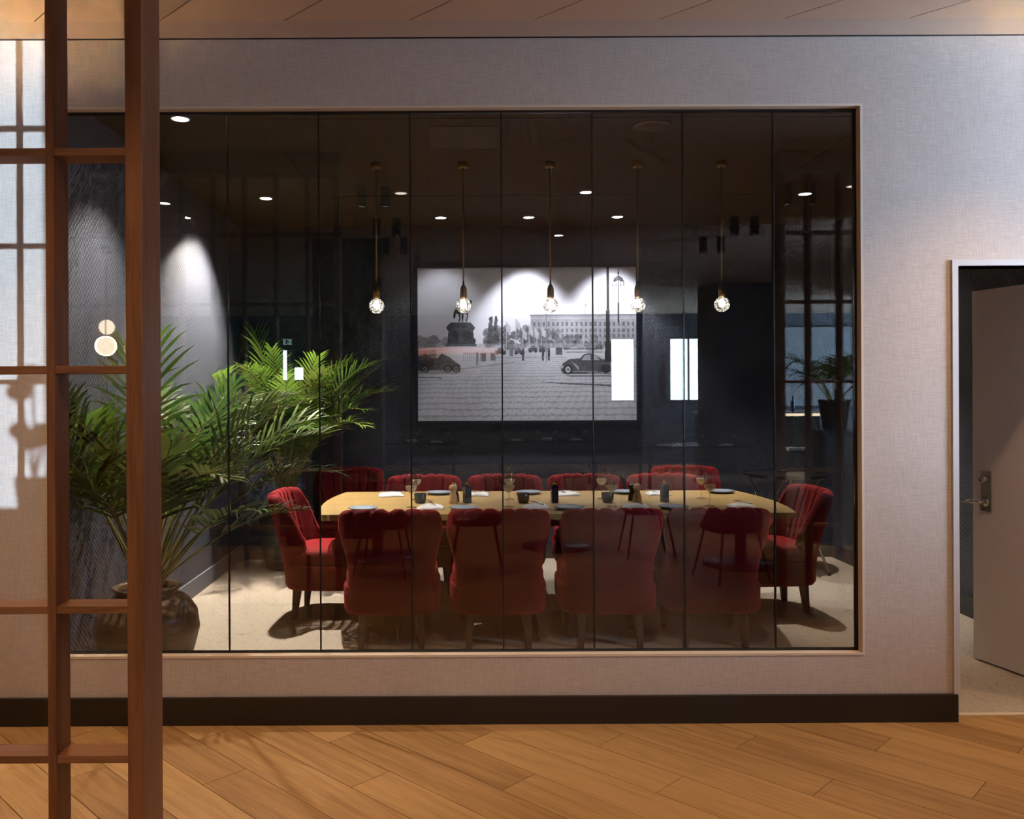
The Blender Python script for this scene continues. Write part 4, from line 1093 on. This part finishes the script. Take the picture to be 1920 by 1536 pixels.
# round tables on one foot
def pedestal(x, y, label, rt=0.40, rb=0.33):
    r = empty('round_table', (x, y, 0)); tag(r, label, 'table', 'round restaurant tables')
    MB().lathe([(0, .715), (rt - .01, .715), (rt, .722), (rt, .742), (rt - .008, .75), (0, .75)], 48).build('table_top', M['dark_wood'], r)
    MB().lathe([(0.05, .02), (0.048, .715), (0, .715)], 24).build('column', M['black'], r)
    MB().lathe([(0, 0), (rb, 0), (rb, .012), (0.06, .022), (0, .022)], 48).build('foot_plate', M['black'], r)
pedestal(-0.74, 0.06, 'round black pedestal table mirrored on the leftmost near chair')
pedestal(0.96, -0.42, 'round black pedestal table mirrored between the middle near chairs')
pedestal(2.48, 0.45, 'round black pedestal table mirrored on the rightmost near chair')
def tub(x, y, rz, label):
    r = empty('tub_chair', (x, y, 0), rz); tag(r, label, 'chair', 'black tub chairs of the restaurant')
    q = MB(); q.loft([superell(.22 * s_, .21 * s_, 32, 3, z) for z, s_ in ((.40, .93), (.41, 1), (.45, 1), (.47, .93), (.475, .6))]); q.build('seat', M['leather'], r)
    q = MB(); rg = []
    for k in range(25):
        a = PI * (1.0 + k / 24.0); c, s_ = math.cos(a), math.sin(a); h = .47 + .26 * abs(s_) ** .7
        rg.append([(.25 * c, .24 * s_, .44), (.255 * c, .245 * s_, h - .01), (.245 * c, .235 * s_, h), (.225 * c, .215 * s_, h - .01), (.22 * c, .21 * s_, .44)])
    q.loft(rg).build('backrest', M['leather'], r)
    for sx in (-1, 1):
        for sy in (-1, 1):
            MB().tube([(sx * .22, sy * .22, 0), (sx * .15, sy * .15, .405)], [.007, .011], 8).build('leg', M['black'], r)
tub(-0.62, 0.78, PI + .1, 'black tub chair mirrored left, in front of the left pedestal table')
tub(0.16, 0.62, PI * .5, 'black slim legged tub chair mirrored on the second near chair')
tub(1.75, 0.02, -PI * .5, 'black slim legged tub chair mirrored on the third near chair')
tub(2.20, 1.05, PI - .2, 'black tub chair mirrored right, in front of the right pedestal table')

# set dining tables at the back
def back_table(x, y, w_, label, short):
    r = empty('restaurant_table', (x, y, 0)); tag(r, label, 'table', 'set tables at the back of the restaurant')
    bx('table_top', M['black_gloss'], -w_ / 2, w_ / 2, -.38, .38, .72, .75, r, bevel=.004)
    for sx in (-1, 1):
        for sy in (-1, 1): bx('leg', M['black'], sx * (w_ / 2 - .06) - .02, sx * (w_ / 2 - .06) + .02, sy * .32 - .02, sy * .32 + .02, 0, .72, r)
    for k, (dx, dy) in enumerate(((-w_ * .32, .22), (w_ * .28, .2), (0.02, -.2))):
        o = make_napkin(3 + k + x).build('napkin', M['napkin']); o.location = (x + dx, y + dy, .7505); tag(o, 'white napkin, %s, on %s' % (('left front', 'right front', 'rear')[k], short), 'napkin', 'napkins on the restaurant tables')
    for k, (dx, dy) in enumerate(((-w_ * .1, .1), (w_ * .08, .05), (w_ * .4, .0))):
        o = copy_tree(glass0); o.location = (x + dx, y + dy, .7505); tag(o, 'stemmed glass, %s, on %s' % (('left', 'middle', 'right')[k], short), 'glass', 'glasses on the restaurant tables')
back_table(-0.75, -5.5, 1.5, 'dark set table mirrored below the left edge of the picture', 'the left mirrored table')
back_table(1.45, -5.9, 1.6, 'dark set table mirrored just below the picture', 'the middle mirrored table')
back_table(3.4, -4.4, 1.5, 'dark glossy set table mirrored right of the picture', 'the right mirrored table')
back_table(4.9, -3.4, 1.5, 'dark set table mirrored at the far right', 'the far right mirrored table')
# cane cabinet, sideboard, planter stand, bar
r = empty('cane_cabinet', (-3.29, -1.0, 0)); tag(r, 'tall cabinet with woven cane front mirrored behind the left palm', 'cabinet')
bx('carcass', M['dark_wood'], -.36, .36, -.2, .18, 0, 1.6, r)
for sx in (-1, 1):
    d_ = bx('door', M['cane'], sx * .18 - .165, sx * .18 + .165, .18, .195, .06, 1.54, r); 
    MB().tube([(sx * .03, .205, .75), (sx * .03, .205, .95)], .006, 8).build('handle', M['brass'], d_)
r = empty('sideboard', (-2.14, -0.72, 0)); tag(r, 'dark low sideboard beside the pillar mirrored at the left', 'sideboard')  # added so its top cuts off the low glint on the wall
bx('carcass', M['dark_wood'], -.60, .60, -.2, .2, .1, 1.17, r); bx('top', M['black_gloss'], -.62, .62, -.21, .21, 1.17, 1.20, r)
for sx in (-1, 1): bx('plinth', M['black'], sx * .5 - .06, sx * .5 + .06, -.18, .18, 0, .1, r); bx('door', M['dark_wall'], sx * .3 - .27, sx * .3 + .27, .2, .215, .14, 1.13, r)
# leafy house plant on the sideboard (casts the leaf shadows on the wall)
r = empty('potted_houseplant', (-1.58, -0.70, 1.20)); tag(r, 'round leaved plant in a small pot standing on the dark sideboard', 'houseplant')
MB().lathe([(0, 0), (.05, 0), (.065, .10), (.06, .10), (.05, .09), (0, .09)], 24).build('pot', M['clay'], r)
rl = random.Random(5)
for k in range(9):
    a = rl.uniform(0, 2 * PI); h = rl.uniform(.18, .42); rr_ = rl.uniform(.02, .07)
    st = MB().tube([(0, 0, .09), (rr_ * .4 * math.cos(a), rr_ * .4 * math.sin(a), h * .6), (rr_ * math.cos(a), rr_ * math.sin(a), h)], .003, 6).build('stalk', M['stem'], r)
    q = MB(); s_ = rl.uniform(.025, .04)
    pts = [(rr_ * math.cos(a) + s_ * math.cos(t2), rr_ * math.sin(a) + .2 * s_ * math.sin(t2), h + .8 * s_ * math.sin(t2)) for t2 in [2 * PI * j / 14 for j in range(14)]]
    q.add(pts + [(x, y + .002, z) for x, y, z in pts], [tuple(range(14)), tuple(range(27, 13, -1))] + [(j, 14 + j, 14 + (j + 1) % 14, (j + 1) % 14) for j in range(14)]).build('leaf', M['leaf_dark'], st)
r = empty('planter_stand', (3.78, -0.62, 0)); tag(r, 'black square planter stand mirrored behind the right lattice', 'stand')
bx('column', M['black'], -.17, .17, -.17, .17, 0, 1.1, r); bx('top', M['black'], -.2, .2, -.2, .2, 1.1, 1.13, r)
fr = [(rf.uniform(0, 2 * PI), rf.uniform(.3, .8), rf.uniform(.6, .9), rf.uniform(1.5, 2.4), .8, .2) for k in range(12)]
palm('potted_palm', (3.78, -0.62, 1.13), 'drooping palm mirrored at the right end of the glass', [(0, 0), (.11, 0), (.15, .28), (.155, .3), (.14, .3), (.13, .26), (0, .26)], 'black', fr, ['leaf_lime', 'leaf_dark'], (-9, 9, -9, 0.22), rim=.14)
r = empty('bar_counter', (5.7, -8.6, 0)); tag(r, 'dark bar counter with amber lit edge mirrored at the right', 'bar')
bx('front', M['dark_wood'], -1.0, 1.2, -.3, .3, 0, 1.04, r); bx('worktop', M['casing'], -1.05, 1.25, -.35, .35, 1.09, 1.13, r)
bx('light_strip', M['globe'], -1.0, 1.2, .28, .31, 1.04, 1.09, r)
for k in range(6):
    rb = empty('spirit_bottle', (4.85 + k * .33, -8.6, 1.13)); tag(rb, 'small dark bottle on the mirrored bar counter, %s from the pillar side' % ['first', 'second', 'third', 'fourth', 'fifth', 'sixth'][k], 'bottle', 'bottles on the bar')
    MB().lathe([(0, 0), (.04, 0), (.042, .01), (.042, .17), (.015, .21), (.013, .28), (0, .28)], 18).build('body', M['bottle_blue'], rb); MB().lathe([(0, .28), (.015, .28), (.015, .3), (0, .3)], 12).build('cap', M['gold'], rb)
# unseen half wall added to keep the side daylight off the lower wall
r = empty('booth_divider', (3.95, 3.30, 0)); tag(r, 'dark half height divider standing beyond the open door', 'divider')
bx('panel', M['dark_wood'], -.05, .05, -.58, .58, 0, 1.36, r); bx('cap_rail', M['walnut'], -.06, .06, -.59, .59, 1.36, 1.39, r)
# exit sign mirrored in the left
r = empty('exit_sign', (-3.5, -9.7, 2.5)); tag(r, 'small lit hanging pictogram sign mirrored above the rear palm', 'sign')
bx('box', M['black'], -.11, .11, -.02, .018, 0, .16, r); bx('lit_face', M['exit'], -.09, .09, .018, .022, .02, .14, r)
q = MB(); q.box(-.03, .0, .022, .024, .04, .12); q.box(.0, .04, .022, .024, .07, .09); q.build('pictogram', M['black'], r)
MB().tube([(0, 0, .16), (0, 0, ZO - 2.5)], .006, 6).build('rod', M['black'], r)

# low sun glancing off the street, through the far end of the restaurant
ld = bpy.data.lights.new('street_glint', 'SPOT'); ld.energy = L_SUN; ld.color = (0.56, 0.76, 1.0); ld.spot_size = math.radians(11.5); ld.spot_blend = 0.05; ld.shadow_soft_size = 0.03
o = bpy.data.objects.new('street_glint', ld); COL.objects.link(o); o.location = (-0.90, -9.4, 1.6)
o.rotation_euler = (Vector((-2.3, 3.92, 2.05)) - o.location).to_track_quat('-Z', 'Y').to_euler()
